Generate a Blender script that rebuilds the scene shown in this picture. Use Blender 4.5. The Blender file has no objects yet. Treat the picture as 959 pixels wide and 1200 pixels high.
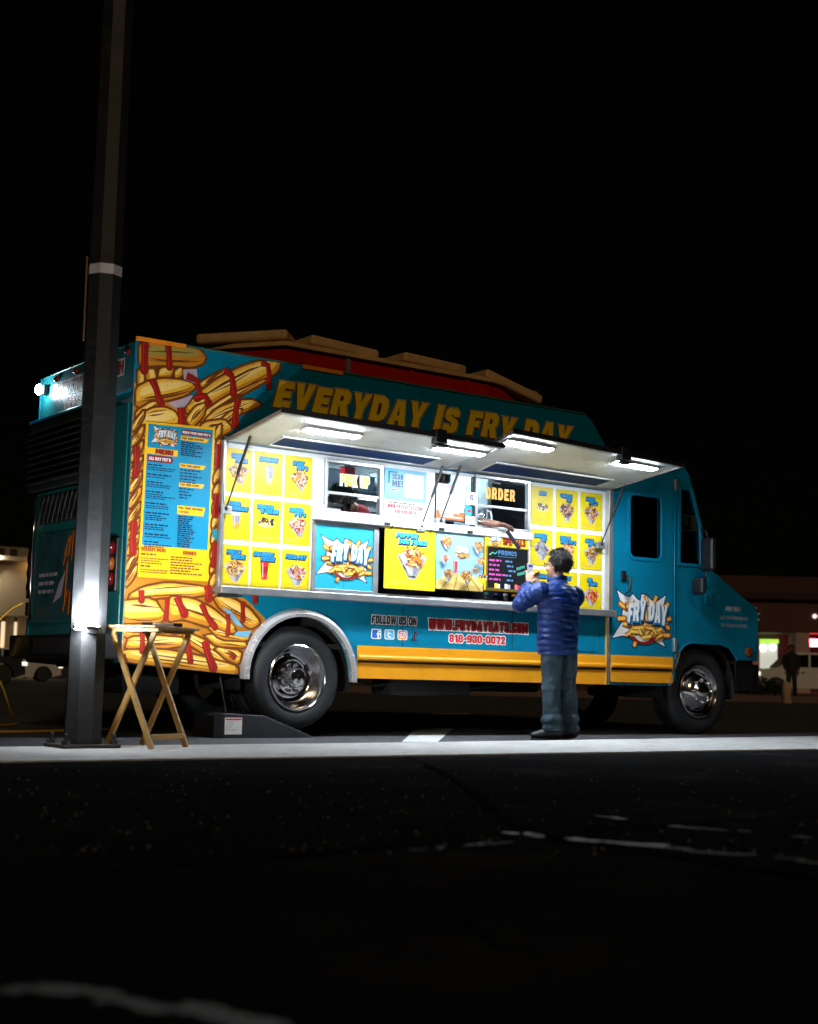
import bpy, bmesh, math, random
from mathutils import Vector, Matrix, noise
from mathutils.geometry import tessellate_polygon

scene = bpy.context.scene
COL = scene.collection
random.seed(7)
RAD = math.radians

# ------------------------------------------------------------------ camera
CAM = Vector((-4.67943, -10.12396, 0.47))
FPX = 1684.468
CR = Vector((0.80787, -0.58891, 0.02296)); CU = Vector((-0.08617, -0.07950, 0.99310)); CF = Vector((0.58302, 0.80428, 0.11497))
cam_data = bpy.data.cameras.new('camera'); cam = bpy.data.objects.new('camera', cam_data); COL.objects.link(cam)
m = Matrix(((CR.x, CU.x, -CF.x, CAM.x), (CR.y, CU.y, -CF.y, CAM.y), (CR.z, CU.z, -CF.z, CAM.z), (0, 0, 0, 1)))
cam.matrix_world = m
cam_data.sensor_fit = 'VERTICAL'; cam_data.sensor_height = 36.0
cam_data.lens = FPX / 1200.0 * 36.0
cam_data.clip_start = 0.05; cam_data.clip_end = 3000
cam_data.dof.use_dof = True; cam_data.dof.focus_distance = 12.4; cam_data.dof.aperture_fstop = 2.4
scene.camera = cam

# ------------------------------------------------------------------ night sky, one dim warm sun for the far sodium glow
SUN_AZ = (-0.42, -0.80, 0.44)                       # towards the light
world = bpy.data.worlds.new('World'); scene.world = world; world.use_nodes = True
wn = world.node_tree; bg = wn.nodes['Background']
sky = wn.nodes.new('ShaderNodeTexSky'); sky.sky_type = 'NISHITA'; sky.sun_disc = False
sv = Vector(SUN_AZ).normalized()
sky.sun_elevation = RAD(2.0); sky.sun_rotation = math.atan2(sv.x, sv.y)
wn.links.new(sky.outputs['Color'], bg.inputs['Color']); bg.inputs['Strength'].default_value = 0.0003
sun_data = bpy.data.lights.new('sun', 'SUN'); sun = bpy.data.objects.new('sun', sun_data); COL.objects.link(sun)
sun_data.energy = 0.42; sun_data.angle = RAD(9); sun_data.color = (1.0, 0.72, 0.42)
sun.rotation_euler = (-sv).to_track_quat('-Z', 'Y').to_euler(); sun.location = (20, -20, 20)
vs = scene.view_settings
vs.view_transform = 'Standard'; vs.look = 'None'; vs.gamma = 1.0; vs.use_curve_mapping = False; vs.exposure = 0.0
scene.cycles.max_bounces = 7; scene.cycles.diffuse_bounces = 3; scene.cycles.glossy_bounces = 4
scene.cycles.transparent_max_bounces = 12; scene.cycles.sample_clamp_indirect = 6.0
scene.cycles.caustics_reflective = False; scene.cycles.caustics_refractive = False
scene.cycles.use_denoising = True

# ------------------------------------------------------------------ materials
MATS = {}
def mat(name, col, rough=0.5, metal=0.0, var=0.0, vscale=6.0, bump=0.0, bscale=60.0, coat=0.0, emit=None, estr=0.0, spec=0.5, dirt=None, dirt_amt=0.0, dscale=3.0):
    if name in MATS: return MATS[name]
    M = bpy.data.materials.new(name); M.use_nodes = True; MATS[name] = M
    nt = M.node_tree; b = nt.nodes['Principled BSDF']
    b.inputs['Base Color'].default_value = (*col, 1); b.inputs['Roughness'].default_value = rough
    b.inputs['Metallic'].default_value = metal; b.inputs['Coat Weight'].default_value = coat
    b.inputs['Coat Roughness'].default_value = 0.08
    b.inputs['Specular IOR Level'].default_value = spec
    if emit:
        b.inputs['Emission Color'].default_value = (*emit, 1); b.inputs['Emission Strength'].default_value = estr
    tc = nt.nodes.new('ShaderNodeTexCoord')
    last = None
    if var > 0:
        n = nt.nodes.new('ShaderNodeTexNoise'); n.inputs['Scale'].default_value = vscale; n.inputs['Detail'].default_value = 5; n.inputs['Roughness'].default_value = 0.65
        nt.links.new(tc.outputs['Object'], n.inputs['Vector'])
        mr = nt.nodes.new('ShaderNodeMapRange'); mr.inputs['From Min'].default_value = 0.3; mr.inputs['From Max'].default_value = 0.7
        mr.inputs['To Min'].default_value = 1 - var; mr.inputs['To Max'].default_value = 1 + var * 0.6
        nt.links.new(n.outputs['Fac'], mr.inputs['Value'])
        mx = nt.nodes.new('ShaderNodeVectorMath'); mx.operation = 'SCALE'; mx.inputs[0].default_value = col
        nt.links.new(mr.outputs['Result'], mx.inputs['Scale']); last = mx.outputs['Vector']
        nt.links.new(last, b.inputs['Base Color'])
        rr = nt.nodes.new('ShaderNodeMapRange'); rr.inputs['To Min'].default_value = max(0.03, rough - 0.12); rr.inputs['To Max'].default_value = min(1, rough + 0.12)
        nt.links.new(n.outputs['Fac'], rr.inputs['Value']); nt.links.new(rr.outputs['Result'], b.inputs['Roughness'])
    if dirt:
        n2 = nt.nodes.new('ShaderNodeTexNoise'); n2.inputs['Scale'].default_value = dscale; n2.inputs['Detail'].default_value = 9; n2.inputs['Roughness'].default_value = 0.75
        nt.links.new(tc.outputs['Object'], n2.inputs['Vector'])
        cr = nt.nodes.new('ShaderNodeMapRange'); cr.inputs['From Min'].default_value = 0.52; cr.inputs['From Max'].default_value = 0.72; cr.inputs['To Max'].default_value = dirt_amt
        nt.links.new(n2.outputs['Fac'], cr.inputs['Value'])
        mx2 = nt.nodes.new('ShaderNodeMix'); mx2.data_type = 'RGBA'
        nt.links.new(cr.outputs['Result'], mx2.inputs['Factor'])
        if last: nt.links.new(last, mx2.inputs['A'])
        else: mx2.inputs['A'].default_value = (*col, 1)
        mx2.inputs['B'].default_value = (*dirt, 1)
        nt.links.new(mx2.outputs['Result'], b.inputs['Base Color'])
    if bump > 0:
        n3 = nt.nodes.new('ShaderNodeTexNoise'); n3.inputs['Scale'].default_value = bscale; n3.inputs['Detail'].default_value = 6
        nt.links.new(tc.outputs['Object'], n3.inputs['Vector'])
        bp = nt.nodes.new('ShaderNodeBump'); bp.inputs['Strength'].default_value = bump; bp.inputs['Distance'].default_value = 0.01
        nt.links.new(n3.outputs['Fac'], bp.inputs['Height']); nt.links.new(bp.outputs['Normal'], b.inputs['Normal'])
    return M

def glass_mat(name, tint=(0.8, 0.9, 0.9), refl=0.10, rough=0.02):
    if name in MATS: return MATS[name]
    M = bpy.data.materials.new(name); M.use_nodes = True; MATS[name] = M
    nt = M.node_tree; nt.nodes.remove(nt.nodes['Principled BSDF']); out = nt.nodes['Material Output']
    t = nt.nodes.new('ShaderNodeBsdfTransparent'); t.inputs['Color'].default_value = (*tint, 1)
    g = nt.nodes.new('ShaderNodeBsdfGlossy'); g.inputs['Roughness'].default_value = rough
    lw = nt.nodes.new('ShaderNodeLayerWeight'); lw.inputs['Blend'].default_value = 0.25
    a = nt.nodes.new('ShaderNodeMath'); a.operation = 'MULTIPLY_ADD'; a.inputs[1].default_value = 0.7; a.inputs[2].default_value = refl
    nt.links.new(lw.outputs['Fresnel'], a.inputs[0])
    mx = nt.nodes.new('ShaderNodeMixShader'); nt.links.new(a.outputs[0], mx.inputs[0]); nt.links.new(t.outputs[0], mx.inputs[1]); nt.links.new(g.outputs[0], mx.inputs[2])
    nt.links.new(mx.outputs[0], out.inputs['Surface'])
    return M

def worn_paint(name, col, ground, amt=0.5, scale=9.0):
    """road paint rubbed through to the asphalt in ragged patches"""
    return mat(name, col, 0.75, var=0.25, vscale=30, bump=0.5, bscale=120, dirt=ground, dirt_amt=amt, dscale=scale)

TEAL = mat('teal_paint', (0.002, 0.17, 0.30), 0.34, var=0.12, vscale=1.6, bump=0.03, bscale=3, coat=0.06, spec=0.3, dirt=(0.004, 0.085, 0.13), dirt_amt=0.6, dscale=3.0)
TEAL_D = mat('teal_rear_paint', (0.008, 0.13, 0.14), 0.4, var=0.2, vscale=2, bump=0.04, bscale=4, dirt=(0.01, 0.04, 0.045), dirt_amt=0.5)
YEL = mat('yellow_band_paint', (0.80, 0.33, 0.012), 0.36, var=0.10, vscale=2.5, bump=0.03, bscale=4, coat=0.2, dirt=(0.35, 0.14, 0.01), dirt_amt=0.3, dscale=5)
ALU = mat('brushed_aluminium', (0.62, 0.63, 0.65), 0.34, 0.85, var=0.15, vscale=8, bump=0.05, bscale=40)
ALU_D = mat('dull_aluminium', (0.42, 0.43, 0.45), 0.45, 0.8, var=0.25, vscale=6, dirt=(0.12, 0.11, 0.10), dirt_amt=0.5)
WHITE = mat('white_panel', (0.74, 0.75, 0.77), 0.42, var=0.05, vscale=5, dirt=(0.5, 0.48, 0.45), dirt_amt=0.25)
AWN = mat('awning_underside', (0.64, 0.65, 0.62), 0.46, 0.25, var=0.16, vscale=4, bump=0.05, bscale=14, dirt=(0.36, 0.35, 0.30), dirt_amt=0.6, dscale=2.6)
AWNB = mat('awning_blue_inset', (0.004, 0.030, 0.12), 0.6, var=0.2, vscale=4, spec=0.1)
CHROME = mat('chrome', (0.83, 0.83, 0.85), 0.13, 1.0, var=0.10, vscale=5, dirt=(0.25, 0.23, 0.2), dirt_amt=0.35, dscale=8)
BLACK = mat('black_plastic', (0.007, 0.007, 0.009), 0.45, var=0.2, vscale=8)
RUBBER = mat('tyre_rubber', (0.010, 0.012, 0.015), 0.62, var=0.25, vscale=10, bump=0.12, bscale=60)
UNDER = mat('underbody', (0.006, 0.006, 0.006), 0.8, var=0.4, vscale=5, bump=0.3, bscale=20)
DARKMET = mat('dark_metal', (0.05, 0.05, 0.055), 0.45, 0.6, var=0.3, vscale=6)
NAVY = mat('dark_recess', (0.010, 0.012, 0.035), 0.6)
REDM = mat('red_lens', (0.10, 0.004, 0.006), 0.12, coat=0.5)
AMBER = mat('amber_lens', (0.22, 0.06, 0.012), 0.15, coat=0.5)
FLAREM = mat('polished_flare', (0.70, 0.71, 0.74), 0.26, 0.55, var=0.12, vscale=6)
GLASS = glass_mat('window_glass')
GLASS_D = glass_mat('cab_glass', (0.30, 0.34, 0.36), 0.10)
GLASS_M = glass_mat('quarter_glass', (0.62, 0.66, 0.68), 0.10)
GLASS_DS = glass_mat('dark_car_glass', (0.06, 0.07, 0.08), 0.08)
def led(name, c, s): return mat(name, (0.9, 0.9, 0.9), 0.4, emit=c, estr=s)
LED = led('led_diffuser', (0.80, 0.91, 1.0), 370.0)

# ------------------------------------------------------------------ mesh helpers
class MB:
    def __init__(self): self.v = []; self.f = []; self.mi = []; self.m = 0
    def add(self, vs, fs):
        o = len(self.v); self.v += [tuple(p) for p in vs]
        for f in fs: self.f.append(tuple(i + o for i in f)); self.mi.append(self.m)
        return self
    def box(self, x0, x1, y0, y1, z0, z1, M=None):
        p = [(x0, y0, z0), (x1, y0, z0), (x1, y1, z0), (x0, y1, z0), (x0, y0, z1), (x1, y0, z1), (x1, y1, z1), (x0, y1, z1)]
        if M is not None: p = [M @ Vector(q) for q in p]
        return self.add(p, [(0, 3, 2, 1), (4, 5, 6, 7), (0, 1, 5, 4), (1, 2, 6, 5), (2, 3, 7, 6), (3, 0, 4, 7)])
    def bar(self, a, b, w, h, up=(0, 0, 1)):
        a = Vector(a); b = Vector(b); d = (b - a); L = d.length; d.normalize(); up = Vector(up)
        s = d.cross(up); s = s.normalized() if s.length > 1e-5 else Vector((1, 0, 0)); t = s.cross(d)
        M = Matrix(((s.x, d.x, t.x, a.x), (s.y, d.y, t.y, a.y), (s.z, d.z, t.z, a.z), (0, 0, 0, 1)))
        return self.box(-w / 2, w / 2, 0, L, -h / 2, h / 2, M)
    def prism(self, poly, y0, y1, holes=(), ax='Y'):
        """XZ polygon with holes, extruded along Y (or XY along Z, or YZ along X)"""
        loops = [list(poly)] + [list(h) for h in holes]
        flat = [p for l in loops for p in l]
        def P(p, t): return (p[0], t, p[1]) if ax == 'Y' else ((p[0], p[1], t) if ax == 'Z' else (t, p[0], p[1]))
        tri = tessellate_polygon([[Vector((p[0], p[1], 0)) for p in l] for l in loops])
        n = len(flat); vs = [P(p, y0) for p in flat] + [P(p, y1) for p in flat]; fs = []
        for a, b, c in tri:
            A, B, C_ = flat[a], flat[b], flat[c]
            s = (B[0] - A[0]) * (C_[1] - A[1]) - (B[1] - A[1]) * (C_[0] - A[0])
            if s < 0: a, c = c, a
            if ax == 'Y' or ax == 'Z' : pass
            fs += [(a, b, c), (c + n, b + n, a + n)] if ax == 'Y' else [(c, b, a), (a + n, b + n, c + n)]
        o = 0
        for l in loops:
            k = len(l)
            ar = sum(l[i][0] * l[(i + 1) % k][1] - l[(i + 1) % k][0] * l[i][1] for i in range(k))
            outer = (l is loops[0])
            for i in range(k):
                a = o + i; b = o + (i + 1) % k
                flip = (ar > 0) == outer
                q = (a, a + n, b + n, b) if flip else (b, b + n, a + n, a)
                if ax != 'Y': q = q[::-1]
                fs.append(q)
            o += k
        return self.add(vs, fs)
    def tube(self, pts, r, n=8, cap=True, ref=None):
        """r: number, list of numbers or list of (rx, ry)"""
        pts = [Vector(p) for p in pts]; K = len(pts)
        rs = r if isinstance(r, (list, tuple)) else [r] * K
        rs = [q if isinstance(q, (list, tuple)) else (q, q) for q in rs]
        vs = []; fs = []; side = None
        for i, p in enumerate(pts):
            d = (pts[min(i + 1, K - 1)] - pts[max(i - 1, 0)]).normalized()
            if side is None:
                rf = Vector(ref) if ref else (Vector((0, 0, 1)) if abs(d.z) < 0.9 else Vector((1, 0, 0)))
                side = (rf - d * rf.dot(d)).normalized()
            else: side = (side - d * side.dot(d)).normalized()
            t = d.cross(side)
            for j in range(n):
                a = 2 * math.pi * j / n
                vs.append(p + side * (math.cos(a) * rs[i][0]) + t * (math.sin(a) * rs[i][1]))
        for i in range(K - 1):
            for j in range(n):
                a = i * n + j; b = i * n + (j + 1) % n
                fs.append((a, b, b + n, a + n))
        if cap: fs += [tuple(range(n))[::-1], tuple(range((K - 1) * n, K * n))]
        return self.add(vs, fs)
    def lathe(self, prof, c, axis='Y', n=48, closed=False, cap0=True):
        """prof: (r, t) pairs, t along the axis"""
        vs = []; fs = []; K = len(prof)
        for (r, t) in prof:
            for j in range(n):
                a = 2 * math.pi * j / n; u = r * math.cos(a); w = r * math.sin(a)
                vs.append((c[0] + u, c[1] + t, c[2] + w) if axis == 'Y' else ((c[0] + u, c[1] + w, c[2] + t) if axis == 'Z' else (c[0] + t, c[1] + u, c[2] + w)))
        for i in range(K - 1 + (1 if closed else 0)):
            for j in range(n):
                a = i * n + j; b = i * n + (j + 1) % n; a2 = ((i + 1) % K) * n + j; b2 = ((i + 1) % K) * n + (j + 1) % n
                fs.append((a, b, b2, a2) if axis != 'Z' else (b, a, a2, b2)[::-1])
        if not closed: fs += ([tuple(range(n))] if cap0 else []) + [tuple(range((K - 1) * n, K * n))[::-1]]
        return self.add(vs, fs)
    def ball(self, c, r, n=12, k=8):
        rx, ry, rz = r if isinstance(r, (tuple, list)) else (r, r, r); vs = []; fs = []
        for i in range(k + 1):
            th = math.pi * i / k
            for j in range(n):
                a = 2 * math.pi * j / n
                vs.append((c[0] + rx * math.sin(th) * math.cos(a), c[1] + ry * math.sin(th) * math.sin(a), c[2] + rz * math.cos(th)))
        for i in range(k):
            for j in range(n):
                a = i * n + j; b = i * n + (j + 1) % n
                fs.append((a, a + n, b + n, b))
        return self.add(vs, fs)
    def islands(self):
        par = list(range(len(self.v)))
        def find(i):
            while par[i] != i: par[i] = par[par[i]]; i = par[i]
            return i
        for f in self.f:
            for i in f[1:]: par[find(i)] = find(f[0])
        gr = {}
        for f, m_ in zip(self.f, self.mi): gr.setdefault(find(f[0]), []).append((f, m_))
        out = []
        for fs in gr.values():
            ids = sorted({i for f, _ in fs for i in f}); mp = {i: k for k, i in enumerate(ids)}; q = MB(); q.v = [self.v[i] for i in ids]
            q.f = [tuple(mp[i] for i in f) for f, _ in fs]; q.mi = [m_ for _, m_ in fs]; out.append(q)
        return out
    def build_each(self, name, mats, parent=None, **kw): return [q.build(name, mats, parent, **kw) for q in self.islands()]
    def build(self, name, mats, parent=None, smooth=False, bevel=0.0, segs=2):
        me = bpy.data.meshes.new(name)
        org = Vector(parent['_o']) if parent is not None else Vector((0, 0, 0))
        me.from_pydata([Vector(p) - org for p in self.v], [], self.f)
        for M in (mats if isinstance(mats, (list, tuple)) else [mats]): me.materials.append(M)
        me.polygons.foreach_set('material_index', self.mi)
        if smooth == True: me.polygons.foreach_set('use_smooth', [True] * len(me.polygons))
        me.validate(); me.update()
        if bevel > 0:
            bm = bmesh.new(); bm.from_mesh(me); bmesh.ops.recalc_face_normals(bm, faces=bm.faces); bm.to_mesh(me); bm.free()
        o = bpy.data.objects.new(name, me); COL.objects.link(o)
        if parent is not None: o.parent = parent; o['_o'] = parent['_o']
        else: o['_o'] = (0.0, 0.0, 0.0)
        if smooth == 'auto': smooth_auto(me)
        if bevel > 0:
            bv = o.modifiers.new('bevel', 'BEVEL'); bv.width = bevel; bv.segments = segs; bv.limit_method = 'ANGLE'; bv.angle_limit = RAD(35)
            bv.use_clamp_overlap = True; bv.harden_normals = False
        return o

def smooth_auto(me, ang=40):
    bm = bmesh.new(); bm.from_mesh(me)
    for f in bm.faces: f.smooth = True
    for e in bm.edges:
        if len(e.link_faces) == 2 and e.calc_face_angle(0) > RAD(ang): e.smooth = False
    bm.to_mesh(me); bm.free()

ROOTS = []
def thing(name, label, cat, loc=(0, 0, 0), group=None):
    o = bpy.data.objects.new(name, None); COL.objects.link(o); o.location = loc; o.empty_display_size = 0.1
    o['_o'] = tuple(float(c) for c in loc); o['label'] = label; o['category'] = cat
    if group: o['group'] = group
    return o
def tag(o, label, cat, group=None):
    o['label'] = label; o['category'] = cat
    if group: o['group'] = group
    return o
def struct(o, kind='structure'): o['kind'] = kind; return o

def S(px, py, Y=0.0):
    """a point seen on the truck's side plane -> (X, Z) on that plane"""
    d = CF + CR * ((px - 479.5) / FPX) + CU * ((600 - py) / FPX)
    t = (Y - CAM.y) / d.y; p = CAM + d * t
    return (p.x, p.z)
def G(px, py, z=0.0):
    d = CF + CR * ((px - 479.5) / FPX) + CU * ((600 - py) / FPX)
    p = CAM + d * ((z - CAM.z) / d.z); return (p.x, p.y)

# ------------------------------------------------------------------ flat print: heavy block letters and polygons
def offset_poly(p, d):
    n = len(p); ar = sum(p[i][0] * p[(i + 1) % n][1] - p[(i + 1) % n][0] * p[i][1] for i in range(n))
    if ar < 0: d = -d
    out = []
    for i in range(n):
        a = Vector(p[i - 1]); b = Vector(p[i]); c = Vector(p[(i + 1) % n])
        e1 = (b - a); e2 = (c - b)
        if e1.length < 1e-9 or e2.length < 1e-9: out.append(p[i]); continue
        e1.normalize(); e2.normalize(); n1 = Vector((e1.y, -e1.x)); n2 = Vector((e2.y, -e2.x))
        s = n1 + n2; k = s.length_squared
        mv = s * (2.0 / k) if k > 0.35 else s.normalized() * 2.2 if k > 1e-6 else n1
        if mv.length > 2.2: mv = mv.normalized() * 2.2
        out.append((b.x + mv.x * d, b.y + mv.y * d))
    return out
def ell(cx, cy, rx, ry, n=20, rot=0.0, a0=0.0, a1=360.0):
    o = []; full = abs(a1 - a0) >= 360
    for i in range(n if full else n + 1):
        a = RAD(a0 + (a1 - a0) * i / n); u = rx * math.cos(a); w = ry * math.sin(a)
        o.append((cx + u * math.cos(rot) - w * math.sin(rot), cy + u * math.sin(rot) + w * math.cos(rot)))
    return o
def rrect(x0, x1, y0, y1, r, n=5):
    o = []
    for cx, cy, a in ((x1 - r, y1 - r, 0), (x0 + r, y1 - r, 90), (x0 + r, y0 + r, 180), (x1 - r, y0 + r, 270)):
        for i in range(n + 1):
            t = RAD(a + 90 * i / n); o.append((cx + r * math.cos(t), cy + r * math.sin(t)))
    return o
def stroke(pts, w, taper=None):
    """polyline -> ribbon polygon with a rounded end"""
    pts = [Vector(p) for p in pts]; K = len(pts); L = []; R = []
    ws = taper or [w] * K
    for i in range(K):
        d = (pts[min(i + 1, K - 1)] - pts[max(0, i - 1)]).normalized(); nrm = Vector((-d.y, d.x))
        L.append(pts[i] + nrm * ws[i] / 2); R.append(pts[i] - nrm * ws[i] / 2)
    d = (pts[-1] - pts[-2]).normalized(); nrm = Vector((-d.y, d.x)); e = []
    for k in range(1, 6):
        a = math.pi * k / 6; e.append(pts[-1] + nrm * (ws[-1] / 2 * math.cos(a)) + d * (ws[-1] / 2 * math.sin(a)))
    return [tuple(p) for p in L + e + R[::-1]]

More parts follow.
